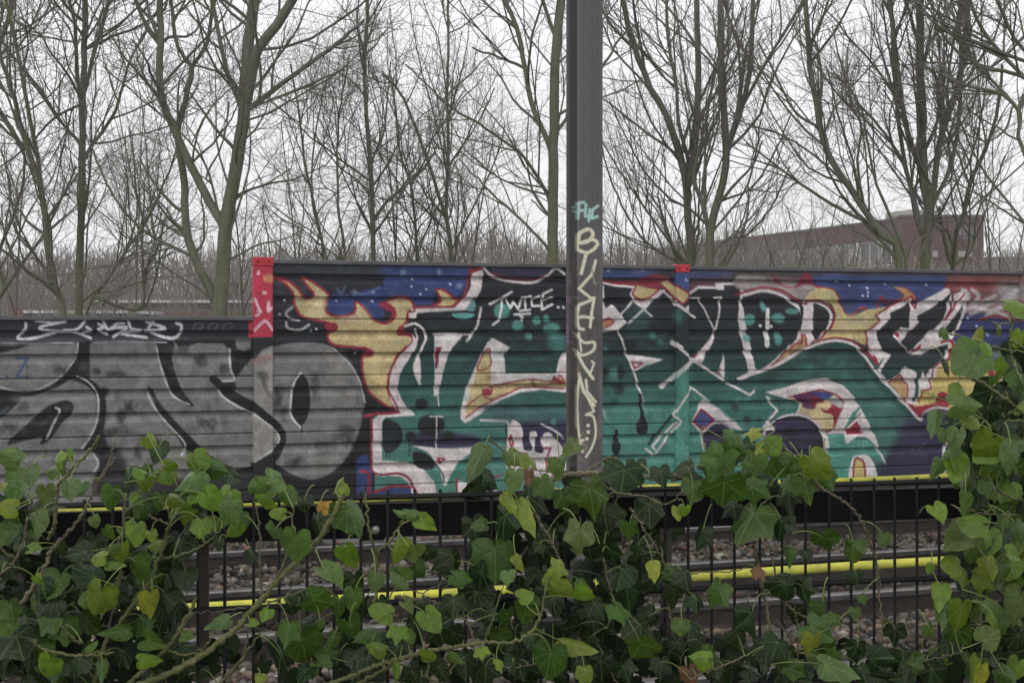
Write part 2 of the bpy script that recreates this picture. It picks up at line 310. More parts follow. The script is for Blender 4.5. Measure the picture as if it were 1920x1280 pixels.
    fill(R3, [(548, 70), (600, 70), (606, 100), (592, 170), (562, 222), (540, 268), (272, 284), (268, 310), (228, 312), (228, 282), (250, 262), (460, 258), (515, 205), (542, 150)], PINK, 0)
    line(R3, [(225, 315), (226, 280), (258, 276), (258, 262)], 9, RED, 0)
    line(R3, [(540, 80), (590, 62)], 18, RED)
    line(R3, [(604, 55), (640, 95), (720, 122), (850, 132), (920, 100), (965, 62), (1010, 90)], 13, PINK)
    fill(R3, [(448, 288), (556, 288), (540, 308), (505, 318), (465, 308)], TURQ); fill(R3, [(565, 200), (560, 270), (515, 268), (540, 235)], (86, 140, 140))
    for x, y, rx, ry in ((695, 275, 40, 40), (775, 347, 29, 29), (870, 321, 22, 22), (917, 305, 14, 14), (945, 360, 42, 28), (832, 400, 19, 19), (920, 318, 18, 12)): spot(R3, x, y, rx, ry, TURQ, 1, .8)
    spot(R3, 975, 430, 50, 60, (60, 130, 124), 6, .8)
    Wt = (214, 212, 214)
    for p in ([(638, 240), (672, 224), (746, 178)], [(705, 205), (692, 270), (682, 320), (650, 345)], [(722, 215), (738, 262), (758, 228), (776, 265), (803, 210)], [(796, 208), (842, 202)], [(820, 206), (812, 268)], [(785, 274), (838, 268)],
              [(884, 200), (852, 214), (848, 250), (886, 248)], [(946, 168), (902, 190), (896, 268), (952, 240)], [(900, 222), (946, 206)], [(758, 292), (836, 288)], [(788, 302), (800, 304), (796, 320)]):
        line(R3, p, 11, Wt, 0)
    dots(R3, [(978, 256), (1004, 257), (1030, 258)], 7, Wt)
    line(R3, [(592, 258), (575, 340), (548, 392), (520, 425)], 12, PINK)
    line(R3, [(358, 390), (430, 388), (536, 392)], 10, PINK)
    fill(R3, [(358, 396), (505, 394), (445, 462), (412, 540), (394, 620), (380, 694), (356, 702), (360, 600)], PINK, 0)
    fill(R3, [(366, 455), (396, 452), (372, 562), (362, 562)], (120, 24, 44), 0); line(R3, [(376, 698), (381, 750)], 6, PINK)
    fill(R3, [(250, 385), (272, 440), (242, 500), (196, 570), (178, 640), (188, 700), (218, 750), (258, 785), (185, 780), (142, 725), (130, 640), (142, 575), (182, 500), (228, 440), (245, 410)], PINK)
    line(R3, [(248, 392), (244, 430), (192, 488), (150, 550), (130, 620), (136, 680), (160, 730), (186, 778)], 8, RED)
    line(R3, [(212, 350), (262, 338), (305, 368), (318, 405), (300, 450), (282, 495), (258, 545), (265, 592), (286, 640)], 12, PINK)
    line(R3, [(262, 365), (275, 402), (262, 448), (242, 490)], 9, PINK)
    fill(R3, [(283, 490), (256, 555), (265, 600), (287, 645), (290, 560)], PINK)
    fill(R3, [(622, 432), (650, 408), (736, 455), (708, 500), (715, 585), (1200, 585), (1200, 690), (1010, 682), (900, 668), (790, 680), (690, 720), (600, 782), (515, 836), (488, 812), (500, 720), (522, 650), (560, 560), (600, 480)], PINK, 0)
    fill(R3, [(1010, 480), (980, 520), (965, 590), (1200, 590), (1200, 480)], PINK, 0)
    yo = [(610, 468), (640, 470), (640, 652), (740, 630), (830, 614), (920, 622), (990, 608), (1100, 630), (1100, 664), (1010, 664), (900, 655), (800, 662), (700, 700), (600, 750), (514, 812), (524, 720), (558, 620), (580, 540)]
    fill(R3, yo, OCHRE, 0)
    for p in ([(620, 466), (572, 558), (602, 570), (640, 542), (636, 470), (620, 466)], [(514, 752), (600, 690), (650, 672), (640, 652)], [(514, 808), (640, 726), (740, 680), (820, 656), (1010, 662)], [(640, 655), (740, 630), (850, 615), (935, 626), (960, 600), (975, 622), (985, 594), (1010, 628)], [(605, 700), (650, 715), (720, 690)], [(840, 616), (870, 650), (930, 655)]):
        line(R3, p, 7, RED)
    spot(R3, 622, 680, 26, 18, RED); fill(R3, [(935, 632), (962, 604), (1010, 630), (1010, 640)], RED, 0)
    fill(R3, [(50, 815), (95, 788), (255, 784), (262, 797), (112, 806), (96, 830), (96, 1020), (230, 1030), (300, 1060), (360, 1130), (372, 1200), (240, 1200), (228, 1130), (180, 1098), (72, 1100), (50, 1075)], PINK, 0)
    line(R3, [(10, 800), (60, 790), (180, 782)], 14, RED); line(R3, [(42, 810), (46, 900), (42, 1000), (62, 1086), (180, 1086), (232, 1112), (256, 1160), (280, 1200)], 11, RED)
    fill(R3, [(60, 1180), (130, 1158), (240, 1155), (250, 1230), (60, 1230)], BLUE, 0); line(R3, [(60, 1178), (150, 1150), (240, 1152)], 14, RED)
    fill(R3, [(258, 900), (300, 880), (362, 878), (560, 900), (592, 945), (400, 962), (262, 952)], PURPLE, 1, 3)
    DK = (24, 30, 36)
    for x, y, rx, ry in ((295, 740, 31, 28), (335, 845, 60, 55), (430, 902, 28, 26), (240, 900, 28, 24), (390, 840, 20, 30)): spot(R3, x, y, rx, ry, DK, 1)
    fill(R3, [(102, 825), (150, 822), (190, 855), (200, 900), (185, 950), (130, 985), (105, 960)], DK); fill(R3, [(248, 985), (300, 980), (345, 1010), (365, 1050), (330, 1068), (270, 1050)], DK)
    for x, y0, y1 in ((135, 960, 1015), (232, 915, 1000), (240, 920, 975), (118, 970, 1000)): line(R3, [(x, y0), (x, y1)], 4, DK)
    line(R3, [(370, 808), (370, 955)], 7, PINK); line(R3, [(335, 801), (402, 801)], 7, PINK)
    fill(R3, [(258, 948), (400, 962), (585, 958), (530, 1000), (470, 1050), (432, 1110), (416, 1148), (402, 1130), (380, 1060), (330, 985)], PINK)
    line(R3, [(300, 990), (360, 1030), (400, 1090), (408, 1130)], 6, DK)
    line(R3, [(374, 1012), (410, 1012), (392, 1036)], 9, RED, 0, closed=True)
    line(R3, [(590, 820), (722, 824), (732, 850), (728, 990)], 13, PINK, 0); line(R3, [(718, 840), (716, 990), (640, 1010)], 7, DK)
    fill(R3, [(740, 822), (1200, 812), (1200, 990), (740, 990)], PURPLE, 0, 1); fill(R3, [(600, 770), (720, 730), (1000, 780), (1200, 780), (1200, 835), (740, 830)], (56, 90, 96), 1, 6, .7)
    fill(R3, [(738, 838), (790, 842), (802, 900), (806, 965), (848, 965), (834, 890), (862, 874), (872, 900), (866, 980), (1000, 985), (990, 1100), (738, 1100)], PINK); spot(R3, 925, 925, 32, 45, PINK); fill(R3, [(905, 985), (950, 900), (1000, 960), (1000, 1000)], PINK)
    line(R3, [(895, 840), (960, 872), (1010, 912)], 12, (186, 180, 190)); spot(R3, 955, 830, 14, 20, TURQ, 1, .6)
    for p in ([(740, 895), (758, 930), (742, 962), (738, 900)], [(786, 984), (822, 986), (800, 1012), (786, 984)], [(908, 960), (940, 960), (924, 1000), (920, 1080)], [(470, 1108), (490, 1148), (560, 1132), (650, 1092)], [(470, 1108), (472, 1200)]): line(R3, p, 9, RED, 0)
    fill(R3, [(476, 1120), (560, 1140), (650, 1095), (680, 1200), (476, 1200)], PINK, 0); line(R3, [(560, 1200), (640, 1120), (700, 1090)], 8, RED)
    fill(R3, [(440, 1100), (480, 1035), (540, 990), (500, 1100), (470, 1110), (430, 1150)], TEAL, 1, 1)
    for i in range(70): spot(R3, rs.uniform(420, 1000), rs.uniform(300, 800), rs.uniform(8, 40), rs.uniform(5, 20), (60, 140, 122), 3, .13)
    # ---- second letter, between mast and post
    fill(R4, [(60, 40), (600, 40), (600, 130), (60, 130)], (48, 50, 66), 0)
    fill(R4, [(210, 58), (500, 58), (495, 100), (400, 112), (210, 104)], (50, 66, 122), 1, 2); spot(R4, 440, 75, 60, 14, (84, 92, 140), 3, .8); spot(R4, 250, 70, 50, 12, (70, 84, 140), 3, .8)
    dots(R4, [(238, 70), (268, 74), (438, 70)], 5, (190, 200, 220))
    fill(R4, [(215, 112), (330, 122), (420, 118), (500, 88), (560, 100), (600, 130), (600, 190), (540, 160), (440, 152), (300, 146), (215, 132)], (136, 30, 46), 0, 1)
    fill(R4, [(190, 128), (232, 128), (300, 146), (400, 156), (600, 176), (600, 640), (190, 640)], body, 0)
    spot(R4, 420, 330, 70, 90, (38, 96, 92), 12, .6)
    fill(R4, [(210, 118), (246, 150), (252, 262), (290, 240), (332, 292), (362, 332), (312, 372), (210, 388)], PINK, 0)
    fill(R4, [(210, 345), (270, 310), (298, 326), (280, 346), (210, 374)], (176, 120, 70), 0); line(R4, [(210, 345), (270, 310), (298, 326), (280, 346), (210, 374)], 9, RED, 0)
    line(R4, [(232, 130), (300, 147), (402, 156), (380, 190), (410, 232), (484, 300)], 11, PINK, 0)
    fill(R4, [(396, 212), (440, 226), (530, 165), (540, 176), (445, 268)], PINK, 0)
    o1 = [(388, 190), (412, 142), (470, 156), (525, 166), (480, 204), (440, 222), (402, 206)]; fill(R4, o1, OCHRE, 0); line(R4, o1, 9, RED, 0, closed=True)
    o2 = [(528, 132), (572, 112), (604, 150), (664, 186), (666, 206), (634, 242), (600, 212), (560, 168)]; fill(R4, o2, OCHRE, 0); line(R4, o2, 9, RED, 0, closed=True)
    line(R4, [(545, 172), (370, 336)], 11, PINK, 0); line(R4, [(398, 222), (328, 294)], 9, PINK, 0); line(R4, [(545, 178), (600, 225)], 10, PINK, 0)
    line(R4, [(322, 372), (360, 490), (400, 590), (432, 690), (462, 792)], 10, PINK, 0)
    fill(R4, [(358, 490), (450, 500), (545, 517), (450, 552), (396, 578)], PINK, 0); line(R4, [(386, 530), (440, 534), (400, 562)], 8, RED, 0, closed=True)
    fill(R4, [(210, 650), (240, 740), (285, 850), (210, 770)], (196, 196, 190), 0, 1)
    for x, y, r in ((495, 395, 19), (528, 430, 17), (255, 466, 13), (240, 360, 12), (325, 625, 22), (290, 590, 34), (540, 396, 8), (560, 390, 7), (520, 470, 8), (222, 440, 16)): spot(R4, x, y, r, r, TURQ, 2, .6)
    for x, y, rx, ry in ((488, 352, 26, 24), (555, 342, 22, 20), (255, 577, 23, 20), (330, 580, 16, 45), (322, 662, 30, 28), (302, 732, 18, 17), (380, 440, 30, 30)): spot(R4, x, y, rx, ry, (18, 24, 30), 2, .8)
    fill(R4, [(210, 780), (600, 760), (600, 1200), (210, 1200)], (64, 134, 122), 1, 12, .75)
    fill(R4, [(420, 690), (436, 700), (445, 790), (466, 840), (462, 880), (437, 892), (412, 880), (410, 840), (428, 790)], (18, 26, 30)); fill(R4, [(302, 870), (316, 870), (320, 915), (330, 945), (322, 985), (308, 1000), (292, 985), (286, 945), (298, 912)], (18, 26, 30))
    # ---- third letter, right of the post
    fill(R4, [(595, 40), (1600, 40), (1600, 150), (595, 150)], (70, 60, 70), 0)
    fill(R4, [(672, 58), (870, 58), (860, 100), (672, 104)], (74, 80, 128), 1, 3); spot(R4, 760, 100, 80, 14, (48, 58, 110), 3, .7); spot(R4, 1100, 80, 150, 16, (92, 62, 58), 4, .7)
    fill(R4, [(700, 128), (840, 120), (940, 140), (1180, 130), (1180, 210), (700, 210)], (100, 60, 74), 1, 3)
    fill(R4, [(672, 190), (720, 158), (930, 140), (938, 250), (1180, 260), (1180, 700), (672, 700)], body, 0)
    fill(R4, [(597, 78), (672, 78), (672, 178), (640, 165), (600, 140)], (52, 76, 138), 0); dots(R4, [(650, 120)], 5, (200, 210, 220)); fill(R4, o2, OCHRE, 0); line(R4, o2, 9, RED, 0, closed=True)
    fill(R4, [(598, 222), (640, 262), (672, 236), (672, 275), (655, 270)], PINK, 0); line(R4, [(600, 240), (650, 275), (700, 306)], 13, PINK, 0)
    spot(R4, 615, 300, 20, 40, (46, 120, 110), 5, .8)
    line(R4, [(678, 185), (720, 156), (838, 160), (845, 138), (932, 138), (936, 250), (960, 400), (985, 480), (1000, 576), (1060, 570), (1173, 500)], 13, PINK, 0); fill(R4, [(808, 134), (848, 134), (846, 170), (808, 170)], PINK, 0)
    line(R4, [(678, 210), (722, 210), (760, 290), (800, 372)], 8, PINK, 0); line(R4, [(798, 208), (832, 206), (820, 300), (802, 376)], 10, PINK, 0)
    fill(R4, [(806, 376), (792, 430), (735, 535), (688, 520), (770, 420)], PINK, 0); line(R4, [(700, 505), (720, 482)], 12, (130, 40, 60), 0)
    line(R4, [(582, 430), (680, 512), (860, 630), (976, 694), (1016, 660), (1060, 700), (1112, 772), (1060, 832)], 13, PINK, 0); fill(R4, [(576, 440), (585, 415), (640, 455), (630, 470)], PINK, 0)
    line(R4, [(690, 520), (538, 652)], 24, PINK, 0)
    fill(R4, [(852, 478), (866, 622), (812, 586)], PINK, 0); line(R4, [(828, 560), (818, 585), (830, 590)], 7, RED, 0); line(R4, [(860, 552), (980, 512)], 10, PINK, 0)
    fill(R4, [(870, 570), (970, 530), (990, 600), (900, 640), (870, 610)], (42, 70, 88), 1, 2)
    fill(R4, [(597, 600), (680, 560), (680, 1200), (597, 1200)], (66, 144, 126), 0, 8, .8)
    fill(R4, [(684, 655), (780, 730), (900, 828), (1000, 900), (1000, 1200), (690, 1200)], (58, 126, 110), 0, 2, .7)
    fill(R4, [(738, 716), (800, 745), (900, 826), (940, 870), (830, 850), (740, 892), (682, 832)], PINK, 0)
    line(R4, [(690, 830), (740, 890)], 8, PINK, 0); line(R4, [(684, 655), (790, 740), (905, 832)], 12, PINK, 0)
    dm = [(735, 764), (798, 820), (735, 870), (694, 824)]; fill(R4, dm, (58, 72, 140), 0); line(R4, dm, 10, RED, 0, closed=True)
    line(R4, [(684, 655), (590, 792), (626, 826), (496, 996), (456, 962)], 10, PINK, 0); line(R4, [(602, 832), (488, 950), (500, 965)], 10, PINK, 0); line(R4, [(584, 800), (470, 940)], 14, (26, 44, 46), 0)
    fill(R4, [(1016, 662), (1062, 702), (1112, 772), (1060, 832), (900, 826), (800, 740), (760, 700), (976, 696)], (42, 104, 94), 1, 2, .8)
    line(R4, [(976, 694), (1016, 660), (1060, 700), (1112, 772), (1060, 832)], 12, PINK, 0)
    for x, y, rx, ry in ((905, 755, 18, 22), (962, 815, 18, 18), (1025, 818, 10, 16)): spot(R4, x, y, rx, ry, (24, 44, 46), 2, .8)
    for x, y in ((920, 720), (965, 720)): spot(R4, x, y, 20, 16, TURQ, 2, .6)
    spot(R4, 820, 925, 86, 96, PINK); spot(R4, 820, 930, 78, 92, PURPLE); spot(R4, 830, 900, 60, 70, (30, 28, 50), 6, .7)
    for i in range(60): spot(R4, rs.uniform(230, 590), rs.uniform(300, 700), rs.uniform(6, 30), rs.uniform(5, 16), (56, 130, 116) if rs.rand() < .5 else (16, 30, 34), 3, .25)
    line(R4, [(640, 925), (655, 935), (645, 945), (660, 945)], 3, (30, 60, 60), 0)
    # ---- right part
    fill(R5, [(-40, 90), (110, 100), (340, 130), (440, 190), (430, 240), (250, 215), (130, 165), (-40, 168)], (150, 138, 132), 1, 2)
    fill(R5, [(340, 60), (1000, 60), (1000, 200), (840, 230), (790, 215), (700, 240), (660, 275), (600, 268), (560, 275), (520, 300), (480, 280), (450, 190), (360, 165), (320, 100)], (48, 62, 124), 0, 1)
    fill(R5, [(-60, 30), (1600, 30), (1600, 95), (-60, 95)], (72, 66, 68), 0, 2); spot(R5, 420, 95, 90, 20, (70, 84, 140), 5, .8); spot(R5, 800, 120, 120, 25, (66, 76, 132), 6, .6); spot(R5, 560, 90, 60, 12, (60, 64, 100), 4, .7)
    for i in range(50): spot(R5, rs.uniform(370, 980), rs.uniform(100, 220), rs.uniform(10, 45), rs.uniform(6, 16), (70, 84, 142) if rs.rand() < .5 else (36, 44, 100), 4, .4)
    spot(R5, 180, 105, 90, 22, (96, 70, 72), 5, .8); fill(R5, [(110, 85), (160, 120), (200, 150), (250, 148), (275, 100), (300, 80), (345, 140), (300, 140), (240, 160), (180, 150)], (140, 36, 56), 1, 1)
    line(R5, [(300, 85), (350, 150), (430, 168), (470, 230), (490, 285), (525, 298), (565, 262), (590, 258), (600, 278), (650, 272), (672, 205), (700, 228), (790, 208), (768, 165), (800, 165), (850, 215)], 12, RED)
    yl = [(345, 165), (435, 175), (490, 285), (530, 300), (600, 270), (690, 255), (720, 235), (650, 300), (665, 322), (605, 380), (602, 445), (520, 415), (430, 405), (340, 430), (430, 340), (437, 270), (415, 225), (300, 210)]
    fill(R5, yl, (188, 166, 104)); fill(R5, [(480, 300), (600, 285), (620, 330), (560, 360), (480, 370), (450, 330)], (196, 178, 130), 1, 5, .7); spot(R5, 400, 190, 40, 14, (160, 160, 110), 4, .7)
    fill(R5, [(740, 155), (800, 165), (840, 210), (760, 225), (790, 200)], (180, 130, 70), 1, 1)
    dots(R5, [(455, 126), (520, 146), (605, 160), (607, 182), (606, 200), (908, 143), (700, 140), (580, 198)], 5.5, (200, 208, 226))
    fill(R5, [(-60, 590), (-30, 200), (0, 185), (80, 165), (170, 185), (250, 235), (300, 228), (380, 236), (425, 280), (428, 322), (400, 375), (345, 425), (250, 475), (130, 545), (40, 590)], PINK)
    line(R5, [(-100, 205), (0, 178), (80, 156), (175, 172), (255, 220), (300, 240), (320, 222), (385, 228), (436, 275), (436, 325), (405, 380), (350, 428)], 10, RED)
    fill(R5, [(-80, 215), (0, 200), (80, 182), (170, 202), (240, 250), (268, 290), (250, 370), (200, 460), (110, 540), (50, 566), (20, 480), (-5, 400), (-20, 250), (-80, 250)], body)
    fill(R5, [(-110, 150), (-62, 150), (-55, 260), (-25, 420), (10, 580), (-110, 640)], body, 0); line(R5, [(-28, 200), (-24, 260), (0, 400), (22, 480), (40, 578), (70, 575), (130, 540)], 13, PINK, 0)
    fill(R5, [(336, 248), (380, 250), (414, 290), (408, 340), (378, 390), (338, 412)], (30, 30, 38)); fill(R5, [(265, 240), (282, 240), (282, 300), (262, 390), (215, 450), (240, 372), (268, 300)], (30, 30, 38))
    fill(R5, [(240, 440), (280, 395), (300, 400), (300, 455), (200, 505), (130, 548)], (178, 130, 84), 0); line(R5, [(120, 550), (240, 440), (275, 435), (280, 392), (296, 392), (300, 460), (340, 420)], 8, RED, 0)
    for x, y, rx, ry in ((84, 250, 14, 28), (228, 276, 36, 15), (156, 312, 36, 26), (158, 412, 20, 36), (14, 318, 30, 30), (0, 410, 20, 20)): spot(R5, x, y, rx, ry, TURQ, 1, .85)
    spot(R5, 120, 355, 45, 30, (20, 22, 30), 2); spot(R5, 62, 350, 28, 26, (20, 22, 30), 2); line(R5, [(105, 268), (104, 360)], 20, (206, 206, 204)); line(R5, [(102, 385), (102, 445)], 25, (206, 206, 204), 0); dots(R5, [(68, 348), (122, 351)], 8, (214, 214, 214))
    hill = [(40, 600), (150, 548), (300, 465), (400, 430), (480, 428), (560, 465), (650, 582), (780, 722), (870, 830), (900, 1200), (640, 1200), (400, 1200), (400, 700), (40, 700)]
    fill(R5, hill, lambda u, v: body(u, np.clip((v - 640) * 1.0 + 690, 0, 820)) * .9, 0)
    for i in range(90): spot(R5, rs.uniform(150, 660), rs.uniform(480, 640), rs.uniform(6, 34), rs.uniform(6, 22), (56, 134, 116) if rs.rand() < .6 else (22, 56, 54), 3, .35)
    fill(R5, [(60, 590), (160, 555), (300, 490), (420, 450), (520, 460), (560, 500), (440, 500), (300, 540), (100, 640)], (24, 56, 52), 1, 6, .8)
    fill(R5, [(400, 430), (560, 465), (700, 640), (860, 820), (840, 830), (700, 690), (560, 520), (480, 450)], (24, 62, 58), 1, 4, .8)
    fill(R5, [(640, 1200), (632, 1070), (700, 1020), (752, 930), (790, 790), (865, 830), (890, 800), (960, 765), (1060, 795), (1120, 900), (1120, 1200)], PURPLE, 0, 7)
    fill(R5, [(90, 680), (200, 655), (320, 615), (400, 610), (480, 642), (545, 710), (592, 800), (640, 890), (694, 1040), (672, 1000), (640, 930), (600, 905), (540, 900), (504, 938), (494, 886), (410, 888), (380, 870), (340, 830), (290, 800), (242, 790), (276, 728), (200, 712)], PINK, 0)
    fi = [(210, 705), (300, 680), (370, 668), (440, 688), (494, 728), (462, 790), (430, 872), (390, 886), (360, 840), (310, 800), (258, 790), (278, 735)]
    fill(R5, fi, (198, 176, 120), 0); line(R5, [(210, 705), (300, 682), (370, 668), (440, 688), (494, 728), (462, 790), (430, 872), (390, 886), (360, 840), (310, 802)], 8, RED, 0)
    fill(R5, [(230, 700), (300, 685), (340, 680), (350, 740), (330, 765), (280, 755), (282, 735)], (92, 30, 74)); fill(R5, [(335, 675), (430, 688), (395, 720), (350, 706)], (52, 58, 132)); fill(R5, [(330, 700), (400, 728), (360, 735), (340, 760)], RED)
    fill(R5, [(368, 755), (400, 770), (440, 735), (484, 745), (455, 800), (436, 842), (430, 795), (385, 780)], RED); fill(R5, [(430, 698), (490, 730), (470, 760), (420, 725)], (170, 164, 160))
    fill(R5, [(575, 745), (540, 808), (486, 866), (530, 780)], (60, 130, 116), 0); line(R5, [(570, 785), (490, 862)], 6, (30, 50, 54), 0); fill(R5, [(550, 824), (588, 886), (504, 892), (506, 864)], (156, 26, 50), 0)
    fill(R5, [(405, 890), (496, 890), (502, 936), (540, 905), (600, 910), (650, 955), (680, 1030), (640, 1010), (570, 985), (520, 1020), (510, 1120), (400, 1120)], (62, 138, 122), 0)
    line(R5, [(495, 885), (502, 932), (545, 900), (605, 905), (650, 950), (694, 1036)], 9, PINK)
    line(R5, [(548, 915), (600, 912)], 6, (40, 60, 70)); 
    for x in (560, 585, 598): line(R5, [(x, 915), (x, 970)], 3, (150, 190, 180), 0, 0, .6)
    spot(R5, 240, 925, 156, 138, PINK); spot(R5, 235, 930, 150, 132, (30, 26, 44)); spot(R5, 232, 932, 140, 124, PURPLE); spot(R5, 225, 892, 38, 36, (28, 26, 44), 4); spot(R5, 330, 950, 60, 70, (30, 28, 46), 7, .8)
    line(R5, [(392, 890), (400, 960), (396, 1050)], 28, PINK, 1, 1)
    fill(R5, [(80, 850), (110, 820), (145, 870), (115, 870), (95, 900)], PINK, 0)
    fill(R5, [(512, 1200), (522, 1025), (560, 995), (610, 1000), (645, 1060), (660, 1200)], PINK); fill(R5, [(534, 1200), (540, 1030), (566, 1014), (590, 1050), (592, 1200)], (190, 166, 96)); line(R5, [(532, 1200), (538, 1030), (566, 1014), (590, 1050), (594, 1200)], 9, RED)
    # right-hand background: flames, night sky, grey scribbles
    fill(R5, [(1000, 90), (1600, 90), (1600, 330), (1060, 330), (1000, 200)], (118, 66, 66), 0, 3); spot(R5, 1150, 140, 130, 30, (140, 48, 52), 6, .8); spot(R5, 1330, 180, 90, 50, (136, 132, 134), 8, .9)
    fill(R5, [(1050, 290), (1180, 285), (1340, 330), (1600, 350), (1600, 470), (1000, 470), (1030, 380)], (38, 48, 104), 0, 2); dots(R5, [(1105, 310), (1210, 392), (1150, 350)], 7, (170, 180, 210))
    fill(R5, [(1130, 460), (1600, 460), (1600, 600), (1100, 560)], (84, 94, 90), 0, 4)
    fill(R5, [(880, 540), (960, 480), (1030, 420), (1100, 480), (1200, 560), (1320, 600), (1600, 590), (1600, 1200), (1090, 1200), (1060, 800), (960, 760), (860, 800), (800, 740), (720, 640)], (186, 166, 88), 0, 2)
    spot(R5, 1250, 700, 120, 60, (196, 186, 130), 10, .7); spot(R5, 1180, 800, 120, 30, (170, 150, 80), 10, .7)
    fill(R5, [(1240, 490), (1310, 520), (1305, 590), (1245, 570)], (80, 98, 128), 0)
    for k in range(4): line(R5, [(1252 + k * 15, 505 + k * 6), (1252 + k * 15, 575)], 3, (40, 48, 66), 0)
    line(R5, [(1225, 530), (1215, 560), (1235, 610), (1255, 590)], 28, (150, 40, 36)); line(R5, [(1250, 575), (1320, 585)], 10, (150, 40, 36))
    for p in ([(1270, 640), (1252, 660), (1275, 672), (1290, 650), (1270, 640)], [(1295, 690), (1305, 672), (1315, 690), (1325, 672), (1335, 690)], [(1295, 700), (1290, 740)], [(1310, 700), (1320, 735)]): line(R5, p, 6, (40, 40, 40))
    ep = [(645, 298), (720, 252), (822, 212), (842, 242), (1008, 155), (1030, 195), (1100, 165), (1112, 232), (1052, 385), (1022, 420), (1012, 505), (955, 560), (925, 660), (888, 672), (870, 655), (858, 745), (800, 742), (790, 640), (768, 592), (712, 642), (655, 572), (690, 500), (650, 548), (600, 450), (602, 380), (668, 322)]
    fill(R5, ep, PINK, 0)
    line(R5, [(655, 545), (620, 490), (600, 440), (604, 378), (668, 322), (645, 296), (720, 250), (815, 206), (826, 200), (842, 262), (860, 232)], 9, RED, 0); line(R5, [(655, 540), (640, 500)], 12, RED)
    EB = (28, 30, 38)
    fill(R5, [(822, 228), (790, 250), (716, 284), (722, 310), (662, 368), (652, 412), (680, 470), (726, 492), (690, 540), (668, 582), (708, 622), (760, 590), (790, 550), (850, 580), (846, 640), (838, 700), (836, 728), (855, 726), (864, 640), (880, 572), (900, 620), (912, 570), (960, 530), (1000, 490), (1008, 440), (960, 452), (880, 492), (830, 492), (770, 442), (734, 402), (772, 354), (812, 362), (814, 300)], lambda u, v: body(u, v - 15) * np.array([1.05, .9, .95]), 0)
    fill(R5, [(1022, 180), (960, 240), (850, 300), (862, 330), (768, 432), (832, 488), (900, 402), (980, 322), (1002, 262)], EB, 0); fill(R5, [(1088, 238), (1002, 350), (978, 382), (1032, 392), (1072, 302)], EB, 0)
    fill(R5, [(738, 402), (770, 355), (812, 362), (770, 430)], PINK, 0); spot(R5, 758, 393, 11, 13, RED); fill(R5, [(822, 478), (850, 440), (930, 365), (952, 400), (900, 460), (870, 492)], PINK, 0); fill(R5, [(830, 480), (868, 440), (866, 470)], RED)
    line(R5, [(1020, 150), (1030, 240), (990, 320)], 10, (110, 40, 60)); line(R5, [(1095, 180), (1000, 310)], 9, RED, 0); line(R5, [(880, 590), (870, 650), (895, 625), (905, 590)], 10, PINK)
    line(R5, [(1000, 160), (1015, 140), (1035, 180)], 8, RED, 0)
    fill(R5, [(718, 632), (766, 592), (800, 640), (796, 722)], (178, 134, 80), 0); line(R5, [(718, 632), (766, 592), (806, 640), (800, 740)], 8, RED, 0)
    fill(R5, [(868, 735), (890, 680), (930, 665), (960, 560), (1010, 510), (1040, 560), (1040, 700), (960, 725)], (186, 160, 80), 0); line(R5, [(868, 730), (880, 672), (920, 664), (932, 560), (975, 525), (985, 545)], 8, RED, 0)
    fill(R5, [(800, 740), (880, 745), (950, 728), (955, 690), (985, 678), (1032, 715), (990, 760), (900, 782), (862, 806)], (158, 30, 46)); line(R5, [(975, 430), (1010, 420), (1032, 440), (1028, 480), (1005, 520)], 14, RED); line(R5, [(840, 745), (880, 742)], 14, OCHRE)
    line(R5, [(30, 590), (150, 545), (300, 462), (400, 427), (480, 425), (560, 462), (650, 582), (780, 722), (866, 816), (892, 780), (960, 757), (1050, 785), (1085, 822)], 14, PINK); line(R5, [(380, 418), (440, 408), (510, 418), (580, 460), (640, 530)], 8, RED)
    fill(R5, [(880, 790), (960, 765), (1050, 790), (1000, 830), (900, 830)], PURPLE, 1, 2)
    line(R5, [(1045, 835), (1010, 930), (985, 1010), (985, 1090)], 22, (198, 190, 194))
    for p in ([(770, 950), (720, 1000), (705, 1040)], [(870, 850), (910, 900), (935, 880)], [(840, 1000), (900, 970)]): line(R5, p, 24, (30, 28, 48), 1, 3, .8)
    for k in range(10): line(R5, [(rs.uniform(830, 910), rs.uniform(930, 1000)), (rs.uniform(830, 910), rs.uniform(930, 1000))], 3, (120, 116, 140), 0, 0, .6)
    for p in ([(1080, 165), (1110, 200), (1090, 240)], [(1130, 170), (1160, 200), (1120, 260)], [(1080, 280), (1180, 230), (1240, 200)], [(1120, 290), (1220, 240), (1300, 230)], [(1200, 300), (1260, 260), (1340, 250)], [(1150, 260), (1250, 280), (1300, 300)], [(1350, 170), (1280, 220), (1340, 200)]): line(R5, p, 22, (172, 168, 170), 1, 1, .8)
    line(R5, [(1160, 320), (1240, 300), (1330, 320)], 12, (130, 34, 40))
    # posts
    fill(PX, [(466, 480), (511, 480), (511, 633), (466, 633)], (206, 40, 68), 0)
    fill(PX, [(476, 633), (511, 633), (511, 900), (476, 900)], (140, 136, 132), 0)
    fill(R2, [(202, 405), (297, 405), (297, 445), (240, 470), (202, 520)], (32, 32, 36), 0, 1)
    fill(R2, [(250, 100), (297, 95), (297, 130), (255, 130)], (214, 130, 84), 1, 1)
    for p in ([(225, 80), (222, 90)], [(248, 182), (258, 186)], [(207, 215), (222, 255), (236, 280), (222, 275)], [(275, 230), (272, 275), (290, 260)], [(212, 298), (225, 292)], [(205, 370), (240, 335), (262, 325), (294, 368)]): line(R2, p, 14, (226, 176, 188))
    line(R2, [(205, 520), (290, 500)], 20, (176, 96, 90), 1, 3, .6)
    fill(R2, [(210, 580), (270, 585), (260, 640), (285, 690), (297, 720), (270, 690), (240, 630)], (70, 68, 66), 1, 2, .8)
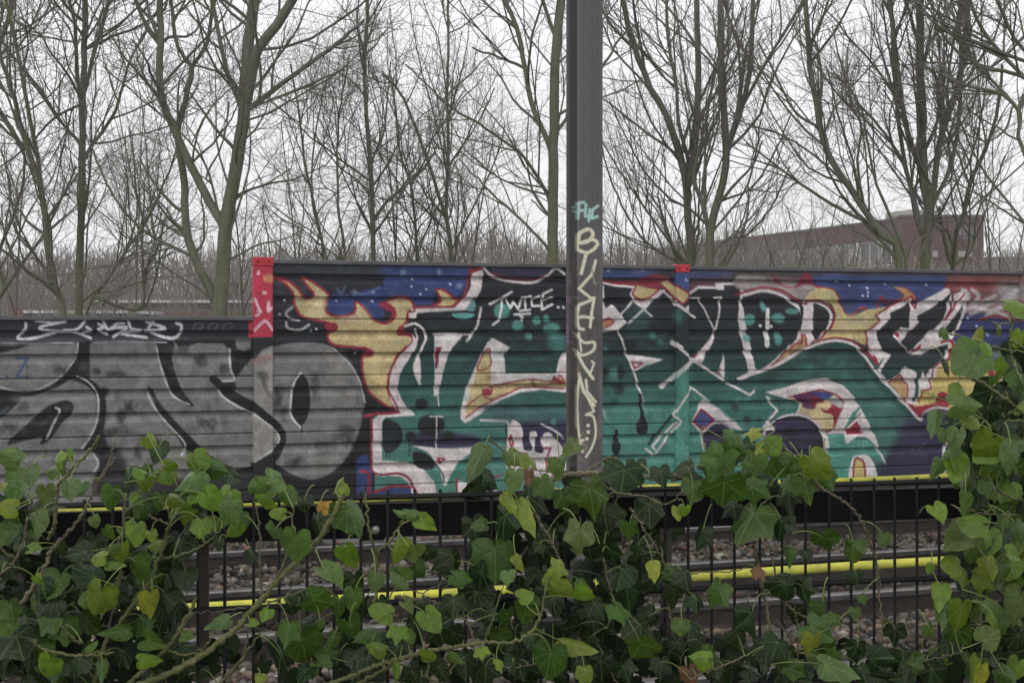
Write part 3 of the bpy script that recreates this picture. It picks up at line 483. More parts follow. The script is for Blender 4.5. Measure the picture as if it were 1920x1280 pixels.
    line(R2, [(190, 742), (260, 800), (318, 850)], 40, BLACK); line(R2, [(205, 792), (297, 857)], 8, WHITE); line(R2, [(205, 1026), (297, 966)], 8, WHITE)
    fill(R2, [(202, 1030), (297, 975), (297, 1200), (202, 1200)], (34, 33, 36), 0, 1)
    fill(PX, [(1262, 490), (1292, 490), (1292, 508), (1262, 508)], (214, 40, 54), 0)
    # weathering that belongs to the paint: pale dust and grime patches
    n = rs.rand(CH // 8 + 2, CW // 8 + 2); n = np.kron(n, np.ones((8, 8)))[:CH, :CW]; n = blur(n, 6)
    m = rs.rand(CH // 3 + 2, CW // 3 + 2); m = np.kron(m, np.ones((3, 3)))[:CH, :CW]; m = blur(m, 1)
    # overspray haze, drips and scratches
    for i in range(240):
        u, v = rs.uniform(520, 1900), rs.uniform(510, 900); spot(PX, u, v, rs.uniform(3, 16), rs.uniform(2, 9), (20, 26, 30) if rs.rand() < .5 else (70, 140, 128), 4, .16)
    for i in range(110):
        u, v = rs.uniform(-20, 1900), rs.uniform(620, 900); line(PX, [(u, v), (u + rs.uniform(-1, 1), v + rs.uniform(6, 34))], rs.uniform(.6, 1.3), (24, 26, 30) if rs.rand() < .6 else (150, 150, 146), 0, 0, .4)
    for i in range(70):
        u, v = rs.uniform(-20, 1900), rs.uniform(520, 900); a = rs.uniform(-.6, .6); l = rs.uniform(5, 26); line(PX, [(u, v), (u + l, v + l * a)], .7, (170, 168, 164), 0, 0, .4)
    canvas[:] = np.clip(canvas * (1 + (n - .5)[..., None] * .36 + (m - .5)[..., None] * .2), 8, 245)
    lum = canvas @ np.array([.3, .59, .11], np.float32)
    canvas[:] = (canvas * .76 + lum[..., None] * .24) * .97 + 2

# tags on the mast face
RP = reg(1020, 340, 2.2875)
def paint_mast():
    rs = np.random.RandomState(9)
    canvas[:] = (84, 84, 86)
    for i in range(500): spot(PX, rs.uniform(1050, 1130), rs.uniform(430, 1060), rs.uniform(1, 7), rs.uniform(8, 50), (106, 102, 100) if rs.rand() < .5 else (72, 66, 64), 2, .28)
    for x, w, c in ((1085, 3, (112, 109, 109)), (1111, 5, (76, 73, 74)), (1120, 2, (66, 62, 62))): line(PX, [(x, 340), (x, 1100)], w, c, 0, 2, .7)
    M = (156, 190, 186)
    for p in ([(150, 92), (146, 160)], [(132, 112), (150, 92), (172, 90)], [(132, 130), (166, 124)], [(180, 100), (176, 150), (200, 150)], [(196, 120), (192, 170)], [(232, 105), (208, 122), (206, 160), (230, 150)]): line(RP, p, 12, M, 0)
    L = (204, 198, 178)
    line(RP, [(152, 222), (140, 292)], 17, L); line(RP, [(152, 222), (190, 205), (210, 226), (190, 256), (160, 264)], 16, L); line(RP, [(160, 264), (208, 250), (230, 266), (214, 290), (182, 306), (142, 292)], 15, L); line(RP, [(182, 306), (160, 395)], 15, L)
    line(RP, [(222, 340), (205, 400), (150, 460), (200, 500), (215, 500)], 13, L, 0); line(RP, [(206, 370), (215, 430), (222, 440)], 6, (150, 140, 128))
    line(RP, [(215, 505), (150, 530), (140, 585), (165, 580), (210, 585)], 13, L, 0); line(RP, [(215, 500), (205, 560), (198, 625)], 13, L, 0); line(RP, [(140, 585), (150, 630), (170, 635)], 13, L, 0); dots(RP, [(136, 498)], 7, L)
    line(RP, [(134, 650), (170, 690), (215, 690), (210, 725), (165, 745), (135, 725)], 12, L); line(RP, [(134, 720), (170, 790), (210, 845)], 14, L, 0); line(RP, [(150, 650), (160, 730)], 9, L); line(RP, [(205, 770), (215, 780), (196, 830), (212, 845)], 9, L, 0)
    line(RP, [(150, 825), (170, 900), (215, 960)], 14, L, 0); line(RP, [(180, 850), (185, 900), (222, 945)], 11, L, 0); line(RP, [(150, 850), (142, 960), (150, 1080), (165, 1160)], 10, L); line(RP, [(160, 870), (215, 985), (180, 1000)], 10, L, 0)
    line(RP, [(180, 1000), (212, 1010), (222, 1080), (205, 1140), (180, 1180)], 10, L); dots(RP, [(190, 1046), (190, 1074), (184, 1103), (166, 1110)], 8, L); line(RP, [(165, 1140), (172, 1125), (182, 1140), (172, 1155), (165, 1140)], 4, (150, 140, 128))
    for p in ([(135, 340), (140, 400)], [(140, 790), (148, 830)], [(150, 1180), (165, 1200)]): line(RP, p, 10, (150, 124, 100), 1, 1, .6)
    V = (116, 98, 116)
    for p in ([(100, 410), (118, 440), (100, 450)], [(105, 490), (95, 505), (105, 525), (116, 505), (105, 490)], [(118, 555), (98, 575), (116, 600), (95, 610)], [(98, 620), (98, 690)], [(118, 625), (98, 660), (118, 695)], [(108, 690), (108, 750)]): line(RP, p, 7, V)

def srgb_lin(c):
    c = np.asarray(c, float) / 255.0
    return np.where(c <= .04045, c / 12.92, ((c + .055) / 1.055) ** 2.4)
def canvas_at(u, v):
    x = np.clip(u - CU0 - .5, 0, CW - 1.001); y = np.clip(v - CV0 - .5, 0, CH - 1.001)
    i, j = x.astype(int), y.astype(int); a, b = (x - i)[:, None], (y - j)[:, None]
    c = canvas
    return srgb_lin((c[j, i] * (1-a) + c[j, i+1] * a) * (1-b) + (c[j+1, i] * (1-a) + c[j+1, i+1] * a) * b)
# ---------------------------------------------------------------- the lie of the land: wall, tracks and mast share one direction
WT = .3113; TH = math.atan(WT); WC, WS = math.cos(TH), math.sin(TH); WY0 = 11.89
def wall_s(u): a = (u - UC) / FPX; Y = WY0 / (1 - WT * a); return a * Y / WC
def wall_uv(s, z):
    X, Y = s * WC, WY0 + s * WS
    return UC + FPX * X / Y, VH - FPX * (z - CAMZ) / Y
def along(d): return (WS * d, WY0 - WC * d, 0)               # origin of a line d metres in front of the wall

gv, gf = [], []
gnd = obj('ground', mesh_from([(-400, -30, -.03), (400, -30, -.03), (400, 900, -.03), (-400, 900, -.03)], [(0, 1, 2, 3)], 'ground'), M['ground']); tag(gnd, kind='structure')
b = MB(); b.v = [(-20, -9.0, -.012), (22, -9.0, -.012), (22, -.10, -.012), (-20, -.10, -.012)]; b.f = [(0, 1, 2, 3)]
bed = b.build('ballast_bed', M['bed'], loc=(0, WY0, 0)); bed.rotation_euler[2] = TH; tag(bed, kind='structure')

# ---- ballast stones: real geometry, nobody could count it
rs = np.random.RandomState(11)
ico = np.array([(0, 0, 1), (.89, 0, .45), (.28, .85, .45), (-.72, .53, .45), (-.72, -.53, .45), (.28, -.85, .45), (.72, .53, -.45), (-.28, .85, -.45), (-.89, 0, -.45), (-.28, -.85, -.45), (.72, -.53, -.45), (0, 0, -1)])
icf = np.array([(0,1,2),(0,2,3),(0,3,4),(0,4,5),(0,5,1),(1,6,2),(2,7,3),(3,8,4),(4,9,5),(5,10,1),(6,7,2),(7,8,3),(8,9,4),(9,10,5),(10,6,1),(11,7,6),(11,8,7),(11,9,8),(11,10,9),(11,6,10)])
RAILS = [1.255, 2.76, 4.03, 5.56]
def stones(n, s0, s1, d0, d1, size, lift):
    s = rs.uniform(s0, s1, n); d = rs.uniform(d0, d1, n)
    # a shoulder of stones heaped between the tracks and beyond them
    h = .02 + .05 * np.sin(s * 1.7 + d * 2.3) * np.sin(d * 3.1 + 1.0) + np.where((d > 2.9) & (d < 3.95), .03, 0) + rs.uniform(-.01, lift, n)
    r = size * rs.lognormal(0, .28, n)
    off = np.min([np.abs(d - q) for q in RAILS], axis=0); h = np.where(off < .13, np.minimum(h, .0), h)
    V = ico[None] * (1 + rs.uniform(-.46, .34, (n, 12, 1))) * np.stack([rs.uniform(.75, 1.35, n), rs.uniform(.7, 1.1, n), rs.uniform(.5, .9, n)], 1)[:, None]
    a = rs.uniform(0, 2 * np.pi, n); t = rs.uniform(-.6, .6, n)
    ca, sa, ct, st = np.cos(a), np.sin(a), np.cos(t), np.sin(t)
    x, y, z = V[..., 0], V[..., 1], V[..., 2]
    y, z = y * ct[:, None] - z * st[:, None], y * st[:, None] + z * ct[:, None]
    x, y = x * ca[:, None] - y * sa[:, None], x * sa[:, None] + y * ca[:, None]
    V = np.stack([x, y, z], -1) * r[:, None, None] + np.stack([s, -d, h], 1)[:, None]
    F = icf[None] + (np.arange(n) * 12)[:, None, None]
    c = rs.rand(n); tone = rs.lognormal(0, .42, n)
    pal = np.array([(.088, .076, .064), (.095, .070, .050), (.135, .122, .106), (.060, .048, .038), (.15, .078, .050)])
    ci = np.searchsorted([.42, .66, .84, .965], c); colr = pal[ci] * np.clip(tone, .35, 2.4)[:, None]
    return V.reshape(-1, 3), F.reshape(-1, 3), np.repeat(colr, 12, 0)
Vs, Fs, Cs, k = [], [], [], 0
for args in ((13500, -5.0, 7.0, .15, 4.4, .031, .03), (12500, -4.0, 6.0, 4.1, 7.4, .031, .03), (1500, -3, 5, 7.2, 9.0, .033, .02)):
    a, f, c = stones(*args); Vs.append(a); Fs.append(f + k); Cs.append(c); k += len(a)
me = mesh_from(np.vstack(Vs), np.vstack(Fs), 'ballast_stones')
ca_ = me.color_attributes.new('paint', 'FLOAT_COLOR', 'POINT'); cc = np.vstack(Cs); ca_.data.foreach_set('color', np.c_[cc, np.ones(len(cc))].astype(np.float32).ravel())
M['stone'] = paint_mat('ballast_stone', .9)
st_ = obj('ballast_stones', me, M['stone'], loc=(0, WY0, 0)); st_.rotation_euler[2] = TH; tag(st_, 'grey brown crushed stone ballast lying between the rails', 'ballast', kind='stuff')

# ---- tracks
def rail_part(name, parent, d, s0=-14, s1=16):
    m = MB(); m.prism([(-.07, .0), (.07, .0), (.07, .012), (.012, .028), (.010, .125), (-.010, .125), (-.012, .028), (-.07, .012)], s0, s1)
    o = m.build('rail', M['rust'], parent, loc=(0, -d, .002))
    h = MB(); h.prism([(-.034, .125), (.034, .125), (.036, .158), (.028, .168), (-.028, .168), (-.036, .158)], s0, s1); h.build('rail_head', M['steel'], o)
for lab, ds in (('rusty railway track with worn bright rail tops close to the mesh fence', RAILS[2:]), ('railway track running beside the foot of the graffiti wall', RAILS[:2])):
    t = empty('railway_track', (0, WY0, .0), TH); tag(t, lab, 'railway track', 'parallel metro tracks')
    for d in ds: rail_part('rail', t, d)
    # fastening blocks under the rails
    for d in ds:
        pm = None
        for i in range(-9, 14):
            if pm is None: o = MB().box((-.08, -.10, -.02), (.08, .10, .0065)).build('rail_plate', M['rust'], t, loc=(i * .62, -d, 0)); pm = o.data
            else: obj('rail_plate', pm, None, t, (i * .62, -d, 0))
def third_rail(d, zc, rad, lab, s_from, s_to, n_br):
    t = empty('third_rail', (0, WY0, 0), TH); tag(t, lab, 'third rail', 'yellow covered third rails')
    cuts = [s_from] + [x for x in (-2.06, 4.4, 10) if s_from < x < s_to] + [s_to]
    for a, c in zip(cuts[:-1], cuts[1:]):
        x = np.linspace(a + .03, c - .03, 40); wob = .006 * np.sin(x * 1.3)
        v, f = tubes([(np.stack([x, np.full(40, -d), zc + wob], 1), np.full(40, rad))], 14)
        obj('cover', mesh_from(v, f, 'cover', True), M['yellow'], t)
    for c in cuts[1:-1]:
        v, f = tubes([(np.array([(c - .09, -d, zc), (c + .035, -d, zc)]), np.full(2, rad * .93))], 14); obj('joint_sleeve', mesh_from(v, f, 'joint_sleeve', True), M['grey_plastic'], t)
    m = MB().box((s_from, -d - .022, zc - rad - .07), (s_to, -d + .022, zc - rad * .6)); m.build('conductor_rail', M['rust'], t)
    pm = None
    for i in range(n_br):
        s = s_from + .5 + i * (s_to - s_from - 1) / max(1, n_br - 1)
        if pm is None: pm = MB().box((-.04, -.07, -.01), (.04, .07, .03)).box((-.025, -.03, .03), (.025, .03, zc - rad - .06)).build('bracket', M['rust'], t, .004, (s, -d, 0)).data
        else: obj('bracket', pm, None, t, (s, -d, 0))
third_rail(3.68, .255, .032, 'yellow covered third rail lying on ballast between the two tracks', -9, 12, 7)
third_rail(.24, .385, .027, 'yellow covered third rail along the foot of the graffiti wall', -9, 12, 7)

# ---------------------------------------------------------------- noise barrier with graffiti
GAIN = 1.14
M['paint'] = paint_mat('painted_aluminium_panel', .5)
PITCH, ZTOP = .498, 2.463
PROF = [(0, -.022), (.004, -.022), (.006, 0), (.100, 0), (.105, -.040), (.126, -.040), (.182, 0), (.296, 0), (.301, -.040), (.322, -.040), (.378, 0), (.492, 0), (.494, -.022), (.498, -.022)]
def prof_rows(step=.0095):
    out = [PROF[0]]
    for a, b_ in zip(PROF[:-1], PROF[1:]):
        n = max(1, int(math.ceil((b_[0] - a[0]) / step)))
        out += [(a[0] + (b_[0] - a[0]) * i / n, a[1] + (b_[1] - a[1]) * i / n) for i in range(1, n + 1)]
    return out
ROWS = prof_rows()
def painted(name, sv, rows, parent, close=None, loc=(0, 0, 0)):
    """grid of sv x rows(z, depth towards the track) carrying the paint colour"""
    S, K = np.meshgrid(sv, np.arange(len(rows))); z = np.array([r_[0] for r_ in rows])[K]; dp = np.array([r_[1] for r_ in rows])[K]
    u, v = wall_uv(S.ravel(), z.ravel()); c = np.clip(canvas_at(u, v) * GAIN, .004, .82)
    n, k = len(sv), len(rows); i, j = np.meshgrid(np.arange(k - 1), np.arange(n - 1), indexing='ij')
    F = np.stack([i * n + j, (i + 1) * n + j, (i + 1) * n + j + 1, i * n + j + 1], -1).reshape(-1, 4)
    me = mesh_from(np.stack([S, -dp, z], -1).reshape(-1, 3), F, name)
    at = me.color_attributes.new('paint', 'FLOAT_COLOR', 'POINT'); at.data.foreach_set('color', np.c_[c, np.ones(len(c))].astype(np.float32).ravel())
    return obj(name, me, M['paint'], parent)
paint_wall()
P1, P2 = wall_s(493), wall_s(1277.5); P3 = P2 + (P2 - P1); P4 = P3 + 4; P0 = P1 - (P2 - P1); PB = P0 - 4
HALF = .08
barrier_low = empty('noise_barrier', (0, WY0, 0), TH); tag(barrier_low, 'low noise barrier of ribbed panels with silver and black graffiti letters', 'noise barrier')
barrier_high = empty('noise_barrier', (0, WY0, 0), TH); tag(barrier_high, 'tall noise barrier with green letters and yellow flames graffiti', 'noise barrier')
VIS0, VIS1 = wall_s(-70), wall_s(1990)
def sgrid(a, b_):
    pts = [a]
    lo, hi = max(a, VIS0), min(b_, VIS1)
    if hi > lo:
        if lo > a: pts += list(np.linspace(a, lo, 6)[1:])
        pts += list(np.linspace(lo, hi, max(2, int((hi - lo) / .0088)))[1:])
        if b_ > hi: pts += list(np.linspace(hi, b_, 6)[1:])
    else: pts = list(np.linspace(a, b_, 8))
    return np.array(pts)
def bay(parent, a, b_, rows_from):
    sv = sgrid(a + .012, b_ - .012)
    for r_ in range(rows_from, 5):
        z0 = ZTOP - r_ * PITCH
        painted('panel', sv, [(z0 - t, d) for t, d in ROWS], parent)
    zt = ZTOP - rows_from * PITCH
    MB().box((a - .05, -.03, zt - .012), (b_ + .05, .09, zt + .022)).build('top_rail', M['cap'], parent, .004)
    MB().box((a, -.10, -.03), (b_, .06, .365)).build('plinth', M['concrete'], parent, .006)
    MB().box((a + .01, .045, .0), (b_ - .01, .075, zt - .02)).build('back_panel', M['cap'], parent)
bay(barrier_low, PB, P0, 1); bay(barrier_low, P0, P1, 1)
bay(barrier_high, P1, P2, 0); bay(barrier_high, P2, P3, 0); bay(barrier_high, P3, P4, 0)
def post(parent, s, w, z1, red):
    # front flange carries paint; web and rear flange behind it
    sv = np.linspace(s - w / 2, s + w / 2, 18); rows = [(z, .036) for z in np.linspace(z1, 0, 250)]
    sv = np.r_[sv[0], sv, sv[-1]]
    o = painted('post', sv, rows, parent)
    co = np.empty(len(o.data.vertices) * 3, np.float32); o.data.vertices.foreach_get('co', co); co = co.reshape(-1, len(sv), 3); co[:, 0, 1] = .09; co[:, -1, 1] = .09; o.data.vertices.foreach_set('co', co.ravel())
    if red:
        c = MB().box((s - w / 2 - .004, -.046, z1 - .045), (s + w / 2 + .004, .095, z1 + .03)).build('post_cap', M['red_cap'], parent, .004)
        for dx in (-.3, .3):
            v, f = tubes([(np.array([(s + dx * w, -.046, z1 - .01), (s + dx * w, -.054, z1 - .01)]), np.array([.009, .007]))], 8); f = list(map(tuple, f)); obj('bolt', mesh_from(v, f + [tuple(range(8, 16))], 'bolt'), M['black_metal'], c)
post(barrier_high, P1, .165, ZTOP + .012, True); post(barrier_high, P2, .128, ZTOP + .005, True); post(barrier_high, P3, .15, ZTOP, False); post(barrier_low, P0, .15, ZTOP - PITCH, False)

# ---------------------------------------------------------------- steel mast between the tracks
paint_mast()
md = 3.2; ms = None
mast = empty('steel_mast', (0, 0, 0), TH)
Yc = 8.70; Xc = (1096 - UC) / FPX * Yc; mast.location = (Xc, Yc, 0); tag(mast, 'grey H section steel mast with cream and mint graffiti tags', 'mast')
FW = .178
def mast_paint(name, x0, x1, yface, ythick, z1, dens, zr=(0, 7.5)):
    zs = np.r_[0, np.linspace(.6, 3.2, 520), 7.5]; xs = np.linspace(x0, x1, dens); xs = np.r_[xs[0], xs, xs[-1]]
    S, Z = np.meshgrid(xs, zs[::-1]); Yl = np.full(S.shape, yface); Yl[:, 0] += ythick; Yl[:, -1] += ythick
    X = Xc + S * WC - Yl * WS; Y = Yc + S * WS + Yl * WC
    u = UC + FPX * X / Y; v = VH - FPX * (Z - CAMZ) / Y
    c = np.clip(canvas_at(u.ravel(), v.ravel()) * 1.2, .004, .8)
    n, k = len(xs), len(zs); i, j = np.meshgrid(np.arange(k - 1), np.arange(n - 1), indexing='ij')
    F = np.stack([i * n + j, (i + 1) * n + j, (i + 1) * n + j + 1, i * n + j + 1], -1).reshape(-1, 4)
    me = mesh_from(np.stack([S, Yl, Z], -1).reshape(-1, 3), F, name)
    at = me.color_attributes.new('paint', 'FLOAT_COLOR', 'POINT'); at.data.foreach_set('color', np.c_[c, np.ones(len(c))].astype(np.float32).ravel())
    return obj(name, me, M['paint'], mast)
mast_paint('front_flange', -FW / 2, FW / 2, -.11, .013, 7.5, 34)
mast_paint('rear_flange', -FW / 2, FW / 2, .107, .013, 7.5, 8)
M['mast_steel'] = mat('mast_steel', (.085, .08, .078), .65, .3, .4, .3, 5)
MB().box((-.005, -.097, 0), (.005, .107, 7.5)).build('web', M['mast_steel'], mast)
MB().box((-FW / 2 + .002, -.0965, 0), (FW / 2 - .002, -.0962, 7.5)).build('flange_back', M['mast_steel'], mast)
MB().box((-.17, -.17, -.03), (.17, .17, .04)).build('base_plate', M['mast_steel'], mast, .005)
# ---------------------------------------------------------------- welded mesh fence in front of the tracks
FT = .208; FA = math.atan(FT); FCc, FSs = math.cos(FA), math.sin(FA); FY0 = 2.476
def fence_Y(u): return FY0 / (1 - FT * (u - UC) / FPX)
def fence_s(u): a = (u - UC) / FPX; return a * fence_Y(u) / FCc
fence = empty('mesh_fence', (0, FY0, 0), FA); tag(fence, 'black welded wire mesh fence with solid black strip behind the ivy', 'fence')
v, f = tubes([(np.array([(0, 0, 0), (0, 0, 1.0), (0, 0, 1.609)]), np.full(3, .0031))], 8)
wm = mesh_from(v, [tuple(q) for q in f] + [tuple(range(16, 24))], 'vertical_wire', True); s0, s1 = fence_s(-120), fence_s(2040)
soff = fence_s(726) % .05
n0 = int(math.floor((s0 - soff) / .05)); n1 = int(math.ceil((s1 - soff) / .05))
rw = random.Random(3)
for i in range(n0, n1 + 1):
    o = obj('vertical_wire', wm, M['black_metal'], fence, (soff + i * .05, 0, -.02 + rw.uniform(-.002, .002))); o.rotation_euler = (rw.uniform(-.001, .001), rw.uniform(-.0015, .0015), 0)
xs = np.linspace(s0, s1, 30); hm = []
v, f = tubes([(np.stack([xs, 0 * xs, .0006 * np.sin(xs * 9)], 1), np.full(30, .0038))], 8); hmesh = mesh_from(v, f, 'horizontal_wire', True)
for z in (1.577, 1.377, 1.177, .977, .777, .577, .377, .177):
    obj('horizontal_wire', hmesh, M['black_metal'], fence, (0, -.0068, z)); obj('horizontal_wire', hmesh, None, fence, (0, .0068, z + .0015))
MB().box((s0, .013, 1.4985), (s1, .030, 1.5625)).build('black_strip', M['band'], fence, .001)
sb = fence_s(705)
for s in (sb, fence_s(1907)):
    pl = MB().box((s - .03, .0085, 1.494), (s + .018, .0128, 1.532)).build('strip_joint_plate', M['band'], fence, .001)
    a = np.linspace(0, np.pi / 2, 5); v, f = tubes([(np.stack([np.full(5, s), .008 - .006 * np.sin(a), np.full(5, 1.514)], 1), .0082 * np.cos(a) + .0004)], 12)
    obj('bolt', mesh_from(v, f, 'bolt', True), M['bolt'], fence)
for u in (382, 1262 + 0, 2100):
    s = fence_s(u); MB().box((s - .0085, .032, -.03), (s + .0085, .055, 1.50)).build('post', M['wood'], fence, .001)

# ---------------------------------------------------------------- ivy
rl = random.Random(21)
def leaf_mesh(name, prof, fold, droop, wave, seed):
    r_ = random.Random(seed); full = [(a, q) for a, q in prof] + [(-a, q) for a, q in reversed(prof) if 0 < a < 180]
    V = [(0, 0, 0)]; n = len(full)
    for ringf in (.5, 1.0):
        for i, (a, q) in enumerate(full):
            q = q * ringf * (1 + r_.uniform(-.09, .09) * ringf); x, y = q * math.sin(RAD(a)), q * math.cos(RAD(a))
            z = -fold * abs(x) * 1.0 - droop * (max(0, y) ** 2) * .6 - droop * .5 * x * x + wave * ringf * math.sin(a * .07 + seed) * .5 * q
            if ringf == .5: z += .03 * abs(math.sin(RAD(a) * 2.5))
            V.append((x, y, z))
    F = [(0, 1 + i, 1 + (i + 1) % n) for i in range(n)] + [(1 + i, 1 + n + i, 1 + n + (i + 1) % n, 1 + (i + 1) % n) for i in range(n)]
    F = [q[::-1] for q in F]
    return mesh_from(V, F, name, True)
HEART = [(0, 1.0), (10, .88), (24, .76), (42, .70), (62, .66), (84, .63), (106, .60), (128, .55), (150, .44), (168, .26), (180, .10)]
LOBED = [(0, .98), (9, .84), (20, .69), (32, .62), (46, .70), (58, .79), (68, .72), (82, .59), (97, .55), (114, .62), (128, .57), (150, .42), (168, .24), (180, .08)]
BROAD = [(0, .95), (12, .84), (26, .73), (38, .69), (50, .73), (60, .74), (72, .69), (92, .62), (112, .62), (130, .55), (152, .42), (170, .24), (180, .08)]
SLIM = [(0, 1.1), (8, .92), (20, .70), (36, .52), (56, .42), (80, .37), (110, .33), (140, .27), (165, .16), (180, .06)]
leafs = {'h': [leaf_mesh('heart_leaf', HEART, fo, dr, wv, i) for i, (fo, dr, wv) in enumerate(((.12, .25, .10), (.34, .42, .16), (-.22, .45, .18), (.50, .2, .10), (.08, .7, .2), (.62, .5, .12), (-.4, .25, .15)))],
         'l': [leaf_mesh('lobed_leaf', LOBED, fo, dr, wv, 9 + i) for i, (fo, dr, wv) in enumerate(((.10, .2, .10), (.28, .38, .16), (-.18, .4, .16), (.15, .6, .18), (.45, .25, .12)))] + [leaf_mesh('broad_leaf', BROAD, .2, .3, .14, 31), leaf_mesh('broad_leaf', BROAD, -.15, .45, .16, 32), leaf_mesh('broad_leaf', BROAD, .4, .5, .12, 33)],
         's': [leaf_mesh('slim_leaf', SLIM, .25, .3, .08, 40), leaf_mesh('slim_leaf', SLIM, .4, .1, .05, 41)]}
def leaf_mat(name, veins):
    m = bpy.data.materials.new(name); m.use_nodes = True; t = m.node_tree; b = t.nodes['Principled BSDF']; L = t.links.new
    oi, tcn, sp = t.nodes.new('ShaderNodeObjectInfo'), t.nodes.new('ShaderNodeTexCoord'), t.nodes.new('ShaderNodeSeparateXYZ'); L(tcn.outputs['Object'], sp.inputs[0])
    def mth(op, a, b_=None):
        n = t.nodes.new('ShaderNodeMath'); n.operation = op
        for i, x in enumerate((a, b_)):
            if x is None: continue
            if isinstance(x, (int, float)): n.inputs[i].default_value = x
            else: L(x, n.inputs[i])
        return n.outputs[0]
    ax = mth('ABSOLUTE', sp.outputs['X']); d = None
    for k, ang in enumerate(veins):                         # distance to each straight vein from the leaf base
        sa, ca = math.sin(RAD(ang)), math.cos(RAD(ang))
        q = mth('ABSOLUTE', mth('SUBTRACT', mth('MULTIPLY', ax, ca), mth('MULTIPLY', sp.outputs['Y'], sa)))
        al = mth('ADD', mth('MULTIPLY', ax, sa), mth('MULTIPLY', sp.outputs['Y'], ca)); q = mth('ADD', q, mth('MULTIPLY', mth('LESS_THAN', al, 0), 1.))
        q = mth('MULTIPLY', q, 1 + .35 * k); d = q if d is None else mth('MINIMUM', d, q)
    mr = t.nodes.new('ShaderNodeMapRange'); mr.inputs[1].default_value = .006; mr.inputs[2].default_value = .03; mr.inputs[3].default_value = 1; mr.inputs[4].default_value = 0; L(d, mr.inputs[0])
    nz_ = t.nodes.new('ShaderNodeTexNoise'); nz_.inputs['Scale'].default_value = 3.2; nz_.inputs['Detail'].default_value = 5; nz_.noise_dimensions = '4D'; L(tcn.outputs['Object'], nz_.inputs['Vector']); L(mth('MULTIPLY', oi.outputs['Random'], 40.), nz_.inputs['W'])
    m2 = t.nodes.new('ShaderNodeMapRange'); m2.inputs[1].default_value = .3; m2.inputs[2].default_value = .7; m2.inputs[3].default_value = .68; m2.inputs[4].default_value = 1.3; L(nz_.outputs['Fac'], m2.inputs[0])
    mx = t.nodes.new('ShaderNodeMix'); mx.data_type = 'RGBA'; mx.blend_type = 'MULTIPLY'; mx.inputs[0].default_value = 1; L(oi.outputs['Color'], mx.inputs[6]); L(m2.outputs[0], mx.inputs[7])
    mv = t.nodes.new('ShaderNodeMix'); mv.data_type = 'RGBA'; L(mth('MULTIPLY', mr.outputs[0], .40), mv.inputs[0]); L(mx.outputs[2], mv.inputs[6]); mv.inputs[7].default_value = (.17, .25, .09, 1)
    # scattered pale specks and the paler underside
    vo = t.nodes.new('ShaderNodeTexVoronoi'); vo.inputs['Scale'].default_value = 9; L(tcn.outputs['Object'], vo.inputs['Vector'])
    sp2 = mth('MULTIPLY', mth('LESS_THAN', vo.outputs['Distance'], .045), .25); ms_ = t.nodes.new('ShaderNodeMix'); ms_.data_type = 'RGBA'; L(sp2, ms_.inputs[0]); L(mv.outputs[2], ms_.inputs[6]); ms_.inputs[7].default_value = (.3, .28, .18, 1)
    ge = t.nodes.new('ShaderNodeNewGeometry'); mb = t.nodes.new('ShaderNodeMix'); mb.data_type = 'RGBA'; L(mth('MULTIPLY', ge.outputs['Backfacing'], .35), mb.inputs[0]); L(ms_.outputs[2], mb.inputs[6]); mb.inputs[7].default_value = (.20, .27, .12, 1)
    L(mb.outputs[2], b.inputs['Base Color']); b.inputs['Roughness'].default_value = .24; b.inputs['Specular IOR Level'].default_value = .27
    n3 = t.nodes.new('ShaderNodeTexNoise'); n3.inputs['Scale'].default_value = 7; L(tcn.outputs['Object'], n3.inputs['Vector'])
    hgt = mth('ADD', mth('MULTIPLY', mr.outputs[0], -.25), n3.outputs['Fac']); bp = t.nodes.new('ShaderNodeBump'); bp.inputs['Strength'].default_value = .22; bp.inputs['Distance'].default_value = .01; L(hgt, bp.inputs['Height']); L(bp.outputs[0], b.inputs['Normal'])
    tr = t.nodes.new('ShaderNodeBsdfTranslucent'); L(mb.outputs[2], tr.inputs['Color']); ms = t.nodes.new('ShaderNodeMixShader'); ms.inputs[0].default_value = .28; L(b.outputs[0], ms.inputs[1]); L(tr.outputs[0], ms.inputs[2]); L(ms.outputs[0], t.nodes['Material Output'].inputs[0])
    return m
M['leaf_h'] = leaf_mat('heart_leaf', (0, 26, 58, 96)); M['leaf_l'] = leaf_mat('lobed_leaf', (0, 56, 116))
for k, ms_ in leafs.items():
    for m_ in ms_: m_.materials.append(M['leaf_l' if k == 'l' else 'leaf_h'])
M['stem_green'] = mat('green_stem', (.085, .10, .035), .7, var=.3, scale=18, bump=.4, bscale=70, col2=(.16, .16, .07))
M['stem_brown'] = mat('brown_stem', (.09, .075, .045), .8, var=.3, scale=25, bump=.4, bscale=90, col2=(.19, .165, .11))
M['inner_leaf'] = mat('shade_dark_ivy_leaf', (.009, .020, .005), .6, 0, .12, .45, 9)  # leaf colour darkened to give the shade in gaps inside the ivy
M['petiole'] = mat('leaf_stalk', (.15, .19, .06), .6, var=.25, scale=20)
TONE = {'d': (.013, .030, .006), 'm': (.046, .092, .010), 'b': (.112, .180, .014), 'y': (.17, .20, .020), 'p': (.074, .122, .028), 'o': (.30, .19, .05), 'r': (.15, .075, .035)}  # sky sheen is put into the pale tone, shade among leaves into the dark
IVY = {}
